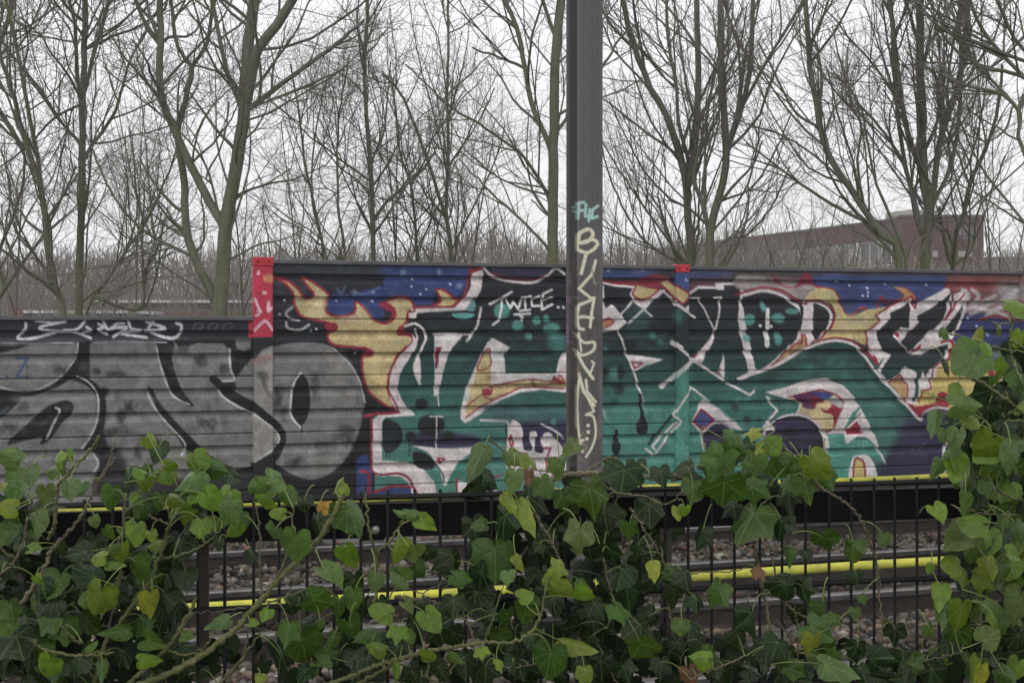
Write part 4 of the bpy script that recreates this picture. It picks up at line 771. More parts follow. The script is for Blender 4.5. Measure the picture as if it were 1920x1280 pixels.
for key, lab, u in (('L', 'ivy bush with rounded glossy leaves below the silver graffiti letters', 300), ('M', 'lobed ivy climbing over the fence below the steel mast and green graffiti', 1060), ('R', 'tall ivy growing up past the yellow end of the graffiti wall', 1880)):
    IVY[key] = empty('ivy_plant', (P(u, 612, fence_Y(u)).x, fence_Y(u) - .1, 0)); tag(IVY[key], lab, 'ivy', 'ivy growing along the mesh fence'); IVY[key + 'n'] = 0; IVY[key + 'p'] = []; IVY[key + 's'] = []
JOIN = {'L': [], 'M': [], 'R': []}
def key_of(u): return 'L' if u < 690 else ('M' if u < 1610 else 'R')
def add_leaf(u, v, w, kind, ang, tone, dy, key=None, face=None, joined=False):
    """w: leaf width in photo pixels; ang: direction of the tip (0 right, 90 down); dy: metres in front of the fence"""
    key = key or key_of(u); Y = fence_Y(u) - dy; R_ = w * Y / FPX / (1.28 if kind != 's' else .8)
    n = Vector(face) if face else Vector((rl.gauss(0, .5), -1, rl.gauss(.5, .5))); n.normalize()
    T = Vector((math.cos(RAD(ang)), rl.uniform(-.15, .25), -math.sin(RAD(ang)))); T = (T - n * T.dot(n)).normalized(); X = T.cross(n)
    c = P(u, v, Y) - T * R_ * .28
    lm = rl.choice(leafs[kind])
    m4 = Matrix((( X.x, T.x, n.x, 0), (X.y, T.y, n.y, 0), (X.z, T.z, n.z, 0), (0, 0, 0, 1))); m4 = Matrix.Translation(c - IVY[key].location) @ m4 @ Matrix.Diagonal((R_ * rl.uniform(.8, 1.12), R_ * rl.uniform(.9, 1.1), R_ * rl.uniform(.7, 1.3), 1))
    if joined:
        JOIN[key].append((lm, m4)); return
    o = bpy.data.objects.new('leaf', lm); COL.objects.link(o); o.parent = IVY[key]; o.matrix_local = m4
    t_ = TONE[tone]; k = rl.uniform(.8, 1.25); o.color = (t_[0] * k * rl.uniform(.85, 1.15), t_[1] * k, t_[2] * k * rl.uniform(.8, 1.3), 1)
    IVY[key + 'n'] += 1
    IVY[key + 'p'].append((c - IVY[key].location, T, n, R_))
    return o
A = lambda x, y: (x / 2.6667, 800 + y / 2.6667)
B = lambda x, y: (640 + x / 2.6667, 800 + y / 2.6667)
C = lambda x, y: (1280 + x / 2.6667, 800 + y / 2.6667)
D = lambda x, y: (1480 + x / 2.782, 540 + y / 2.782)
listed = []
def leaves(fr, s): 
    for q in s.split(';'):
        if not q.strip(): continue
        x, y, w, k, a, t = q.split(); u, v = fr(float(x), float(y)); listed.append((u, v, float(w) / (2.782 if fr is D else 2.6667), k, float(a), t))
leaves(A, '''90 300 170 h 100 m;60 150 130 h 200 p;35 405 110 h 190 y;5 300 60 h 90 y;340 140 66 h 60 b;290 160 105 h 200 b;265 215 90 h 150 m;300 205 80 h 10 p;230 340 130 h 90 p;180 480 150 h 60 p;345 310 110 h 80 p;560 350 140 h 100 m;400 300 100 h 90 p;
790 120 110 h 100 d;760 70 90 h 30 b;985 170 140 h 60 b;1075 205 120 h 20 m;945 255 180 h 130 p;720 290 85 h 90 b;850 200 90 h 340 b;700 220 80 h 200 b;740 215 60 h 90 m;665 350 60 h 100 b;660 275 60 h 90 m;980 325 105 h 10 b;800 370 85 h 90 m;710 410 110 h 120 m;760 400 80 h 60 d;940 410 110 h 90 d;1060 365 140 h 45 b;1140 415 140 h 100 p;
1000 490 110 h 80 b;690 520 130 h 110 b;760 545 70 h 80 b;880 590 150 h 90 d;1165 250 110 h 350 d;1290 310 120 h 160 p;1320 355 125 h 190 b;1375 270 140 h 30 p;1440 340 110 h 60 m;1520 380 100 h 80 d;1210 465 95 h 80 m;1390 430 85 h 170 b;1360 530 105 h 120 p;1475 590 170 h 95 p;1265 640 90 h 60 d;1590 480 150 h 60 d;1650 740 170 h 60 p;1622 400 70 h 300 o;1685 300 90 h 310 b;1680 420 80 h 100 m;
440 735 160 h 190 d;490 655 110 h 170 b;560 590 75 h 330 m;560 690 70 s 10 b;680 700 140 h 90 m;880 720 150 l 90 d;490 860 165 h 120 b;760 890 140 h 110 y;870 905 170 h 90 d;600 1022 105 s 180 m;760 1075 130 h 20 m;930 1045 85 h 10 m;735 1165 85 s 0 b;330 1020 150 l 90 m;240 990 140 l 120 m;240 1200 140 h 110 b;510 1200 80 s 100 m;60 920 140 l 90 m;90 1080 190 l 70 d;190 760 65 h 60 b;450 1090 75 h 300 m;
1110 970 80 s 150 p;1330 930 80 h 100 b;1440 1020 150 l 90 m;1515 1090 200 h 80 m;1660 1060 100 h 110 m;1600 870 170 l 10 m;1690 900 110 h 80 m;1600 990 60 h 90 m;1270 980 60 h 0 b;1400 1150 130 h 100 d;1520 1230 130 h 95 d;1300 1258 60 h 90 y;420 860 90 h 170 m;20 540 120 h 120 m;110 590 120 h 90 d;30 700 120 h 90 d;100 690 110 l 60 d;150 240 110 h 90 p;30 1000 110 h 130 m;150 1150 120 l 100 d;280 900 140 l 90 d;380 1180 140 h 100 d;620 1140 130 h 80 d;700 850 90 h 180 m;580 800 120 h 100 d;640 940 100 h 90 d;540 530 80 h 60 m;480 470 70 h 60 p;60 480 90 h 0 m;170 610 80 h 0 b;330 1240 110 h 60 d;90 1230 120 h 80 d;900 1200 100 h 100 d;1000 1230 100 h 100 d;820 850 120 h 60 d;830 760 110 h 100 d''')
leaves(B, '''690 150 150 s 105 p;855 150 110 l 60 p;940 165 90 l 280 b;1095 205 120 l 70 p;1150 110 110 h 150 p;860 270 130 l 90 p;935 245 90 h 80 r;1020 300 140 l 70 m;965 370 170 l 60 d;830 370 95 s 50 y;915 425 130 s 60 y;810 480 200 l 95 d;690 490 90 h 170 m;1410 255 190 l 90 d;1250 350 210 l 85 m;1600 240 105 l 95 d;1540 420 180 l 95 d;1110 370 120 l 60 m;1140 435 110 l 90 d;1340 450 180 l 100 d;1320 560 190 l 95 d;1190 550 160 l 80 p;1440 520 110 l 90 m;
770 655 220 l 90 m;560 680 160 l 110 d;600 745 130 l 30 m;710 745 150 h 60 d;830 750 100 l 90 p;885 670 70 s 80 y;670 860 200 h 110 d;380 625 115 h 10 p;295 745 125 h 200 p;390 720 95 h 60 m;165 770 115 h 110 p;420 480 120 h 45 b;345 440 70 s 200 p;290 432 40 s 200 p;50 440 170 h 60 m;20 310 60 h 300 b;60 860 130 h 100 m;200 920 150 h 190 b;450 960 140 h 50 b;330 895 80 h 60 p;280 1030 110 l 90 b;340 1040 100 h 80 m;180 1090 115 h 200 b;430 1150 85 h 350 b;265 1215 75 s 90 b;
925 910 140 h 100 m;925 845 100 h 330 b;1100 820 120 h 15 b;1205 870 150 h 30 b;1150 1080 170 s 55 y;1040 1165 200 h 90 m;1030 770 80 h 100 b;1090 710 110 l 20 y;1430 830 170 l 90 d;1500 1035 210 l 90 d;1520 1115 200 l 60 m;1390 920 120 l 90 m;790 1185 60 h 330 b;700 1130 75 l 90 b;720 1230 160 l 90 d;1665 840 140 l 90 d;1685 430 80 h 90 y;1210 790 80 s 70 m;270 600 130 h 90 b;40 640 130 h 80 b;440 640 100 h 60 d;1000 600 90 l 90 d;1480 610 110 l 90 d;1240 640 150 l 100 d;1350 640 130 l 80 d;1060 880 130 h 90 d;960 1060 110 h 80 d;880 1090 120 l 90 d;1220 1000 130 l 90 d;1280 900 120 l 70 d;830 950 100 h 70 m;560 1050 120 h 90 d;620 1180 130 l 90 d;400 1240 110 h 90 d;130 1180 130 l 80 d;500 1220 110 h 60 d;1300 1200 140 l 90 d;1420 1220 130 l 60 d;1600 1200 130 l 90 d;1180 1190 110 h 90 d;560 1150 70 s 30 m;870 1200 110 l 100 d;50 1010 130 h 60 m;90 1240 110 h 90 d;1590 620 110 l 90 d;1660 740 100 l 90 m;1460 680 90 l 90 d;1560 700 100 s 90 y;1080 1240 120 h 60 d;1220 1240 100 h 80 b;1700 1000 90 l 90 m''')
leaves(C, '''345 30 105 l 200 y;265 90 155 h 30 m;460 85 115 h 330 b;410 125 95 l 100 y;180 190 200 l 120 p;360 190 140 l 100 p;205 320 220 l 95 m;540 170 120 l 330 m;460 210 120 l 60 m;670 190 150 h 60 b;730 250 130 l 80 m;620 310 160 l 92 m;520 290 115 l 100 m;450 270 120 l 90 d;50 320 140 l 100 m;330 470 250 l 105 m;490 500 150 l 95 d;710 580 160 l 85 m;850 620 140 l 80 m;90 550 140 l 90 d;10 420 60 h 90 b;535 640 70 s 95 m;480 770 160 h 200 d;385 730 90 l 60 r;1010 560 70 h 100 m;600 820 130 l 80 d;160 830 160 l 95 m;
360 970 200 l 70 d;420 1140 200 l 90 d;680 1020 180 l 30 m;700 910 120 l 60 p;640 1080 110 l 100 y;900 860 60 l 60 m;860 930 70 h 100 m;1060 1030 115 l 90 d;1130 1140 140 l 60 d;90 1150 115 h 190 b;1275 430 115 h 80 b;1380 190 180 h 120 b;1390 560 175 h 150 p;1450 480 150 h 200 b;1340 690 125 h 170 b;1240 710 65 h 100 b;1290 830 100 s 90 b;1300 900 110 s 80 m;1390 930 130 s 90 b;1640 150 155 h 110 p;1530 100 160 l 20 b;1530 700 110 l 60 y;1490 770 120 l 95 b;1560 870 130 l 0 p;1680 890 190 h 95 p;1570 960 120 h 60 b;1530 1050 140 h 330 p;1440 1090 170 l 80 d;1650 640 100 h 30 b;1410 370 85 s 100 p;1680 510 85 s 80 p;1590 410 75 h 90 m;
1640 1130 140 l 90 d;1560 1170 130 l 70 d;1330 1100 110 l 110 d;1240 1020 100 l 60 m;1250 1180 130 l 90 d;1480 1240 130 h 90 y;1620 1240 130 h 60 m;1020 1180 120 l 80 d;900 1230 110 l 80 d;760 1200 160 s 20 p;600 1230 130 l 90 d;500 1240 120 l 70 d;250 1220 140 l 80 d;30 1000 120 l 90 d;40 1240 100 l 90 r;160 1210 120 l 60 d;280 1060 110 l 90 d;1680 1000 110 h 90 d;1600 560 120 h 90 d;1690 720 100 h 90 d;1450 620 130 h 110 m;1700 400 90 h 120 d;1480 350 120 h 90 d;1560 300 140 h 80 m;1420 820 110 h 90 d;1660 300 120 h 100 d;1700 200 90 h 100 m;1310 40 90 h 80 m;620 640 70 l 90 d;760 960 90 l 40 m;560 940 110 l 90 d;870 750 90 l 90 d;20 760 130 l 90 d;70 880 110 l 90 d;1120 1240 120 l 90 d''')
leaves(D, '''930 375 210 h 140 p;890 515 115 h 95 b;1040 315 90 h 60 b;1190 395 120 h 100 d;1185 90 130 h 30 b;1105 192 120 h 350 b;1200 150 90 h 60 b;1200 265 100 h 100 b;1195 480 110 h 110 m;920 610 190 h 350 p;760 680 95 s 100 p;950 690 100 h 60 b;870 790 130 h 120 p;1030 830 170 h 130 b;1040 640 130 h 80 d;1150 885 170 h 100 b;890 925 160 h 100 b;770 930 90 s 120 m;1110 950 120 h 90 m;800 235 70 h 300 p;985 255 70 s 290 y;1190 560 100 h 90 m;1120 720 140 h 90 d;1200 700 110 h 80 d;990 760 120 h 100 d;1100 560 110 h 80 d;820 400 60 s 90 d;1180 800 130 h 60 m;1000 960 130 h 90 d;930 1010 110 h 100 m;1060 480 60 h 100 m;1220 330 80 h 80 d;1200 1000 120 h 90 d;850 850 70 s 140 p''')
for (u, v, w, k, a, t) in listed:
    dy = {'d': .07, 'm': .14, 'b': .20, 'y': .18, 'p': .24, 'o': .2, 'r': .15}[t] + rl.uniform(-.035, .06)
    add_leaf(u, v, w * rl.uniform(.93, 1.07), k, a + rl.uniform(-12, 12), t, max(.04, dy))
# deeper leaves by the fence and behind it, shade put into mostly dark tones
def fillers(n, poly, kinds, tones, w0, w1, d0, d1, joined=False):
    poly = np.array(poly, float); lo, hi = poly.min(0), poly.max(0); k = 0
    while k < n:
        u, v = rl.uniform(lo[0], hi[0]), rl.uniform(lo[1], hi[1]); ins = False
        for (ax, ay), (bx, by) in zip(poly, np.roll(poly, -1, 0)):
            if (ay > v) != (by > v) and u < (bx - ax) * (v - ay) / (by - ay) + ax: ins = not ins
        if not ins: continue
        add_leaf(u, v, rl.uniform(w0, w1), rl.choice(kinds), rl.gauss(92, 50), rl.choice(tones), rl.uniform(d0, d1), joined=joined); k += 1
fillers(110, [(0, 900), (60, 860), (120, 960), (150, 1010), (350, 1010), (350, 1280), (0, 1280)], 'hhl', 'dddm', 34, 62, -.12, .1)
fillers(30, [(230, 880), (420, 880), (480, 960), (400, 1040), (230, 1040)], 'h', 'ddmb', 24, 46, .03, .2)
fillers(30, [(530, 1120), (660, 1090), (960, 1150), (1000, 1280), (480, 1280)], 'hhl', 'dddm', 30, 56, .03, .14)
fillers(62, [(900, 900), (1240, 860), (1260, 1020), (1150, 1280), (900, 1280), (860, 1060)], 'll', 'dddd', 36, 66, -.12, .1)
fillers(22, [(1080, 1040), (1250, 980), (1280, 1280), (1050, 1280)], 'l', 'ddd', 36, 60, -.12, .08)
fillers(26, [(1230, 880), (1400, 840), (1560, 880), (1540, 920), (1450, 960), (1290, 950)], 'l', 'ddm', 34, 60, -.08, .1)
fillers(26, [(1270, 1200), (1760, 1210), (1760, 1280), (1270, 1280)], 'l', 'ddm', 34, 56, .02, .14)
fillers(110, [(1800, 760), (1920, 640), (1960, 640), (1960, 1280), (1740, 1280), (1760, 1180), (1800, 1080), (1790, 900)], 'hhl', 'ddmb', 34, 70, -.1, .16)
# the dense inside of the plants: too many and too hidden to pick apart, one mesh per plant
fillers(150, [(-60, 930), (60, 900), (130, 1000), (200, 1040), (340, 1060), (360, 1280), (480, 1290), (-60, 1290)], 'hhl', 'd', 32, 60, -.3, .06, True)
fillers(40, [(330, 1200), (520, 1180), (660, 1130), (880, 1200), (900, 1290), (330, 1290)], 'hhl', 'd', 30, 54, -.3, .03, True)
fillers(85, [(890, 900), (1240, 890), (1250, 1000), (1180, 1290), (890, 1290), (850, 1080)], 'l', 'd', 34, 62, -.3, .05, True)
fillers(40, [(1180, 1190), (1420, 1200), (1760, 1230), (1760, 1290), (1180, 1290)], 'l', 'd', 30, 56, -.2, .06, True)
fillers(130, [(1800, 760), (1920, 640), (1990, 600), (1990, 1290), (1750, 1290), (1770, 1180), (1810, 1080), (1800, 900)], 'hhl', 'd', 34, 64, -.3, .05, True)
for key, lst in JOIN.items():
    V_, F_, k0 = [], [], 0
    for lm, m4 in lst:
        co = np.empty(len(lm.vertices) * 3, np.float32); lm.vertices.foreach_get('co', co); co = co.reshape(-1, 3); mm = np.array(m4); V_.append(co @ mm[:3, :3].T + mm[:3, 3])
        F_ += [tuple(k0 + i for i in p_.vertices) for p_ in lm.polygons]; k0 += len(co)
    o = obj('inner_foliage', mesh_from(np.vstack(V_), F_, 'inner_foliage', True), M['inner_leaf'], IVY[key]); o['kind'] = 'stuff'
# stems
def stem(fr, pts, w, dy, m='stem_green', key=None):
    q = [fr(*p_) for p_ in pts]; key = key or key_of(q[len(q) // 2][0])
    p3 = np.array([P(u, v, fence_Y(u) - d) for (u, v), d in zip(q, np.linspace(dy[0], dy[1], len(q)))]) - np.array(IVY[key].location)
    p3 = smooth_path(p3, False, 5); n = max(8, len(p3)); p3 = resample(p3, n * 2); rr = random.Random(int(pts[0][0] * 7 + pts[0][1]))
    p3 += np.array([[rr.gauss(0, .0012) for _ in range(3)] for _ in p3]); r0 = w / 2.6667 * 2.3 / FPX / 2
    rad = np.linspace(r0, r0 * .62, len(p3)) * np.array([1 + .14 * math.sin(i * 1.9 + r0 * 999) + rr.uniform(-.06, .06) + (.25 if i % 7 == 3 else 0) for i in range(len(p3))])
    v_, f_ = tubes([(p3, rad)], 8); obj('stem', mesh_from(v_, f_, 'stem', True), M[m], IVY[key]); IVY[key + 's'].append(p3)
stem(A, [(560, 1330), (780, 1260), (1000, 1150), (1160, 1020), (1250, 930), (1400, 750), (1560, 600), (1660, 450), (1715, 340)], 34, (.12, .2))
stem(A, [(60, 940), (130, 850), (210, 720), (270, 600), (340, 530), (410, 440), (470, 320), (500, 260), (565, 165)], 20, (.15, .22), 'stem_brown')
stem(A, [(240, 560), (275, 480), (290, 300), (330, 245), (420, 150), (475, 90), (500, 40)], 18, (.16, .26)); stem(A, [(500, 260), (530, 210), (600, 10)], 9, (.22, .22), 'stem_brown')
stem(A, [(600, 1330), (700, 1230), (830, 1110), (930, 960), (985, 850)], 22, (.12, .16)); stem(A, [(150, 1060), (220, 1110), (350, 1140), (460, 1140), (570, 1125)], 16, (.2, .16)); stem(A, [(625, 370), (615, 500), (605, 700), (570, 900), (540, 990)], 14, (.16, .1), 'stem_brown')
stem(A, [(460, 1330), (520, 1100), (640, 920), (740, 790), (830, 560), (850, 480)], 24, (.06, .18)); stem(A, [(850, 490), (800, 470), (740, 440)], 9, (.18, .2)); stem(A, [(700, 660), (860, 650), (1000, 600), (1110, 510), (1150, 440)], 13, (.12, .2)); stem(A, [(1300, 830), (1300, 600), (1290, 450), (1270, 380)], 13, (.15, .2), 'stem_brown')
stem(A, [(1320, 870), (1400, 720), (1440, 620), (1470, 400)], 12, (.16, .2), 'stem_brown'); stem(A, [(850, 1120), (920, 1140), (1010, 1110), (1060, 1050)], 10, (.14, .14)); stem(A, [(1090, 1290), (1190, 1180), (1280, 1060), (1300, 1020)], 14, (.1, .1)); stem(A, [(1130, 1280), (1190, 1190), (1240, 1060)], 9, (.1, .08), 'stem_brown')
stem(A, [(0, 560), (20, 620), (80, 650), (120, 600)], 12, (.12, .12), 'stem_brown'); stem(A, [(0, 740), (90, 640), (150, 420), (160, 360)], 12, (.1, .18), 'stem_brown'); stem(A, [(960, 930), (1120, 920), (1300, 880), (1420, 850), (1500, 740)], 9, (.05, .08), 'stem_brown'); stem(A, [(410, 1080), (360, 1050), (300, 990)], 13, (.16, .2)); stem(A, [(1340, 880), (1480, 830), (1560, 800)], 9, (.15, .14))
stem(A, [(760, 300), (790, 240), (830, 190), (880, 160)], 8, (.2, .22)); stem(A, [(850, 480), (900, 400), (900, 330)], 7, (.2, .22)); stem(A, [(860, 470), (830, 400), (780, 330)], 7, (.2, .22)); stem(A, [(500, 960), (540, 880), (590, 760), (600, 680)], 12, (.14, .14))
stem(B, [(-80, 1290), (60, 1240), (180, 1190), (290, 1160), (400, 1125), (480, 1110), (600, 1095), (720, 1075), (830, 1080), (900, 1055), (965, 1010), (1005, 920), (1012, 850)], 22, (.14, .22)); stem(B, [(0, 1330), (180, 1230), (290, 1165)], 22, (.1, .14)); stem(B, [(165, 910), (172, 760), (175, 640), (140, 520), (120, 340), (118, 300)], 16, (.14, .2)); stem(B, [(178, 630), (250, 560), (300, 480), (312, 450)], 13, (.18, .22)); stem(B, [(715, 1065), (750, 980), (775, 890)], 12, (.18, .2)); stem(B, [(620, 950), (655, 1040), (680, 1080)], 12, (.1, .16), 'stem_brown')
stem(B, [(970, 430), (1000, 490), (1040, 550), (1070, 620), (1110, 690), (1130, 750), (1165, 810)], 15, (.14, .1), 'stem_brown'); stem(B, [(1050, 260), (1140, 238), (1300, 232), (1500, 250), (1640, 240), (1720, 260)], 34, (.03, .03), 'stem_brown', 'M'); stem(B, [(1240, 215), (1300, 175), (1340, 155), (1375, 158)], 14, (.06, .12), 'stem_brown'); stem(B, [(1310, 640), (1330, 760), (1355, 850), (1350, 930), (1330, 1010)], 11, (.1, .1), 'stem_brown'); stem(B, [(1240, 980), (1290, 1100), (1380, 1290)], 13, (.05, .08), 'stem_brown'); stem(B, [(1440, 400), (1500, 490), (1560, 580), (1620, 690), (1630, 760)], 12, (.12, .08), 'stem_brown')
stem(B, [(1340, 310), (1400, 335), (1520, 345), (1600, 385), (1660, 370), (1710, 310)], 10, (.08, .1), 'stem_brown'); stem(B, [(830, 190), (880, 190), (1000, 220), (1060, 205)], 9, (.14, .16)); stem(B, [(740, 70), (790, 100), (840, 150), (860, 200)], 8, (.2, .16)); stem(B, [(700, 1095), (760, 1140), (790, 1180), (850, 1205), (970, 1185)], 10, (.16, .12), 'stem_brown'); stem(B, [(280, 1180), (420, 1250), (520, 1290)], 11, (.1, .1)); stem(B, [(1640, 860), (1650, 1000), (1700, 1190)], 12, (.06, .06), 'stem_brown'); stem(B, [(270, 850), (420, 870), (560, 890), (620, 880)], 26, (.02, .02), 'stem_brown'); stem(B, [(220, 880), (290, 800), (400, 830), (460, 800), (520, 775)], 8, (.04, .04), 'stem_brown')
stem(C, [(650, 250), (690, 300), (780, 355), (850, 410), (905, 490), (935, 570), (960, 650), (985, 760), (975, 860)], 14, (.16, .06), 'stem_brown'); stem(C, [(355, 590), (380, 700), (400, 820), (430, 960), (450, 1080)], 24, (.03, .04), 'stem_brown'); stem(C, [(425, 840), (480, 850), (530, 900), (565, 940), (580, 1050), (575, 1190)], 16, (.08, .06), 'stem_brown'); stem(C, [(560, 925), (640, 960), (720, 1005), (760, 1010)], 11, (.08, .14), 'stem_brown'); stem(C, [(-40, 735), (120, 725), (250, 720), (340, 690)], 10, (.04, .06), 'stem_brown'); stem(C, [(40, 1265), (90, 1235), (200, 1195), (330, 1135)], 12, (.14, .14), 'stem_brown'); stem(C, [(1480, 250), (1540, 290), (1620, 340), (1730, 380)], 17, (.16, .1), 'stem_brown', 'R'); stem(C, [(30, 230), (50, 180), (30, 150)], 12, (.12, .14), 'stem_brown'); stem(C, [(970, 640), (975, 800), (1000, 1000), (990, 1290)], 14, (.04, .04), 'stem_brown'); stem(C, [(440, 640), (470, 750), (530, 880)], 13, (.05, .05), 'stem_brown'); stem(C, [(470, 960), (540, 1060), (560, 1120)], 10, (.04, .04), 'stem_brown'); stem(C, [(1180, 1170), (1290, 1150), (1390, 1125)], 10, (.1, .14), 'stem_brown'); stem(C, [(1490, 900), (1480, 1290)], 14, (.06, .02), 'stem_brown', 'R'); stem(C, [(1730, 440), (1600, 440), (1480, 430), (1340, 390)], 10, (.1, .16), 'stem_brown', 'R')
stem(D, [(820, 235), (900, 255), (970, 272), (1060, 305), (1140, 322), (1240, 335)], 10, (.24, .2), 'petiole', 'R'); stem(D, [(940, 460), (1020, 505), (1110, 565), (1170, 610), (1240, 670)], 20, (.18, .12), 'stem_green', 'R'); stem(D, [(1140, 262), (1190, 290), (1240, 320)], 12, (.2, .16), 'petiole', 'R'); stem(D, [(1160, 190), (1150, 270), (1155, 330), (1180, 420), (1230, 520)], 11, (.2, .14), 'petiole', 'R'); stem(D, [(980, 640), (1040, 720), (1060, 760)], 8, (.2, .16), 'petiole', 'R'); stem(D, [(1040, 480), (1080, 560), (1130, 640), (1150, 800), (1180, 1000), (1200, 1300)], 22, (.1, .05), 'stem_brown', 'R'); stem(D, [(1130, 690), (1240, 690)], 7, (.2, .14), 'petiole', 'R')
# leaf stalks run from each leaf base to the nearest stem, or back into the plant
for key in 'LMR':
    S = np.vstack(IVY[key + 's']); lines = []
    for c, T, n, R_ in IVY[key + 'p']:
        c_ = np.array(c); d = np.linalg.norm(S - c_, axis=1); k = int(d.argmin()); ln = R_ * rl.uniform(1.0, 1.7)
        if d[k] < .075: e_ = S[k]
        else:
            g = (np.array([0, 0, 1.]) * rl.uniform(-.9, .7) - np.array(T) * .7 + np.array([rl.gauss(0, .4), .5, rl.gauss(0, .3)])); e_ = c_ + g / np.linalg.norm(g) * ln
        mid = (c_ + e_) / 2 - np.array(T) * R_ * .35 + np.array([0, 0, rl.uniform(0, .012)])
        t_ = np.linspace(0, 1, 6)[:, None]; p3 = (1 - t_) ** 2 * c_ + 2 * t_ * (1 - t_) * mid + t_ ** 2 * e_
        lines.append((p3, np.linspace(.00085, .0013, 6) * rl.uniform(.8, 1.2)))
    v_, f_ = tubes(lines, 5); o = obj('leaf_stalks', mesh_from(v_, f_, 'leaf_stalks', True), M['petiole'], IVY[key]); o['kind'] = 'stuff'
    print('ivy leaves', key, IVY[key + 'n'])
# ---------------------------------------------------------------- bare trees behind the barrier
def bark(name, c1, c2):
    m = mat(name, c1, .92, 0, .15, scale=3.2, bump=.9, bscale=16, col2=c2); t = m.node_tree
    tcn = next(n for n in t.nodes if n.bl_idname == 'ShaderNodeTexCoord'); mp = t.nodes.new('ShaderNodeMapping'); mp.inputs['Scale'].default_value = (3.2, 3.2, .7); t.links.new(tcn.outputs['Object'], mp.inputs[0])
    for n in t.nodes:
        if n.bl_idname == 'ShaderNodeTexNoise': t.links.new(mp.outputs[0], n.inputs['Vector'])
    al = t.nodes.new('ShaderNodeTexNoise'); al.inputs['Scale'].default_value = 1.3; al.inputs['Detail'].default_value = 5; t.links.new(tcn.outputs['Object'], al.inputs['Vector'])   # green algae in patches
    mr = t.nodes.new('ShaderNodeMapRange'); mr.inputs[1].default_value = .45; mr.inputs[2].default_value = .62; mr.inputs[4].default_value = .6; t.links.new(al.outputs['Fac'], mr.inputs[0])
    mx = t.nodes.new('ShaderNodeMix'); mx.data_type = 'RGBA'; b = t.nodes['Principled BSDF']; src = b.inputs['Base Color'].links[0].from_socket
    t.links.new(mr.outputs[0], mx.inputs[0]); t.links.new(src, mx.inputs[6]); mx.inputs[7].default_value = (.115, .125, .055, 1); t.links.new(mx.outputs[2], b.inputs['Base Color'])
    return m
M['bark_a'] = bark('grey_green_bark', (.10, .105, .072), (.19, .185, .145)); M['bark_b'] = bark('dark_bark', (.11, .105, .088), (.20, .19, .16)); M['twig'] = mat('twig_bark', (.21, .19, .17), .9, 0, .1, .25, 3); M['twig_far'] = mat('far_twigs', (.21, .178, .16), .95, 0, .05, .25, .3)
rt = np.random.RandomState(77)
def unit(v): return v / (np.linalg.norm(v) + 1e-12)
def grow(p0, d0, length, r0, n, wig, up):
    pts = [p0]; d = unit(d0); st = length / (n - 1)
    for i in range(n - 1):
        d = unit(d + rt.normal(0, wig, 3) + np.array([0, 0, up])); pts.append(pts[-1] + d * st)
    return np.array(pts)
def offshoot(d, ang):
    a = unit(np.cross(d, rt.normal(0, 1, 3))); return unit(d * math.cos(ang) + a * math.sin(ang))
def sprout(par, rpar, out, level, dens, up, spread, lmax):
    """branches along a parent polyline; level 1 limbs' branches, 2 branchlets, 3 twigs"""
    seg = np.linalg.norm(np.diff(par, axis=0), axis=1); L_ = seg.sum(); gap = {1: .27, 2: .17, 3: .115}[level] / dens
    n = int(L_ / gap * rt.uniform(.8, 1.15)); cum = np.r_[0, np.cumsum(seg)]
    for i in range(n):
        t = rt.uniform(.12 if level > 1 else .08, 1.0) * L_; k = min(len(seg) - 1, int(np.searchsorted(cum, t) - 1)); k = max(k, 0); f_ = (t - cum[k]) / max(seg[k], 1e-6)
        p0 = par[k] + (par[k + 1] - par[k]) * f_; d = unit(par[k + 1] - par[k]); rp = rpar[k] + (rpar[k + 1] - rpar[k]) * f_
        ang = rt.uniform(.55, 1.15) * spread * (1 if level < 3 else 1.15); ln = {1: rt.uniform(1.0, 2.9), 2: rt.uniform(.5, 1.35), 3: rt.uniform(.16, .55)}[level] * (1 - .35 * t / L_) * lmax
        r0 = min(rp * .6, {1: rt.uniform(.012, .028), 2: rt.uniform(.0058, .0095), 3: rt.uniform(.0022, .0036)}[level])
        m = {1: 8, 2: 6, 3: 4}[level]; q = grow(p0, offshoot(d, ang), ln, r0, m, {1: .15, 2: .21, 3: .27}[level], up * {1: .09, 2: .055, 3: .035}[level])
        rr = np.linspace(r0, r0 * (.35 if level < 3 else .6), m); out[level].append((q, rr))
        if level < 3: sprout(q, rr, out, level + 1, dens, up, spread, 1.0)
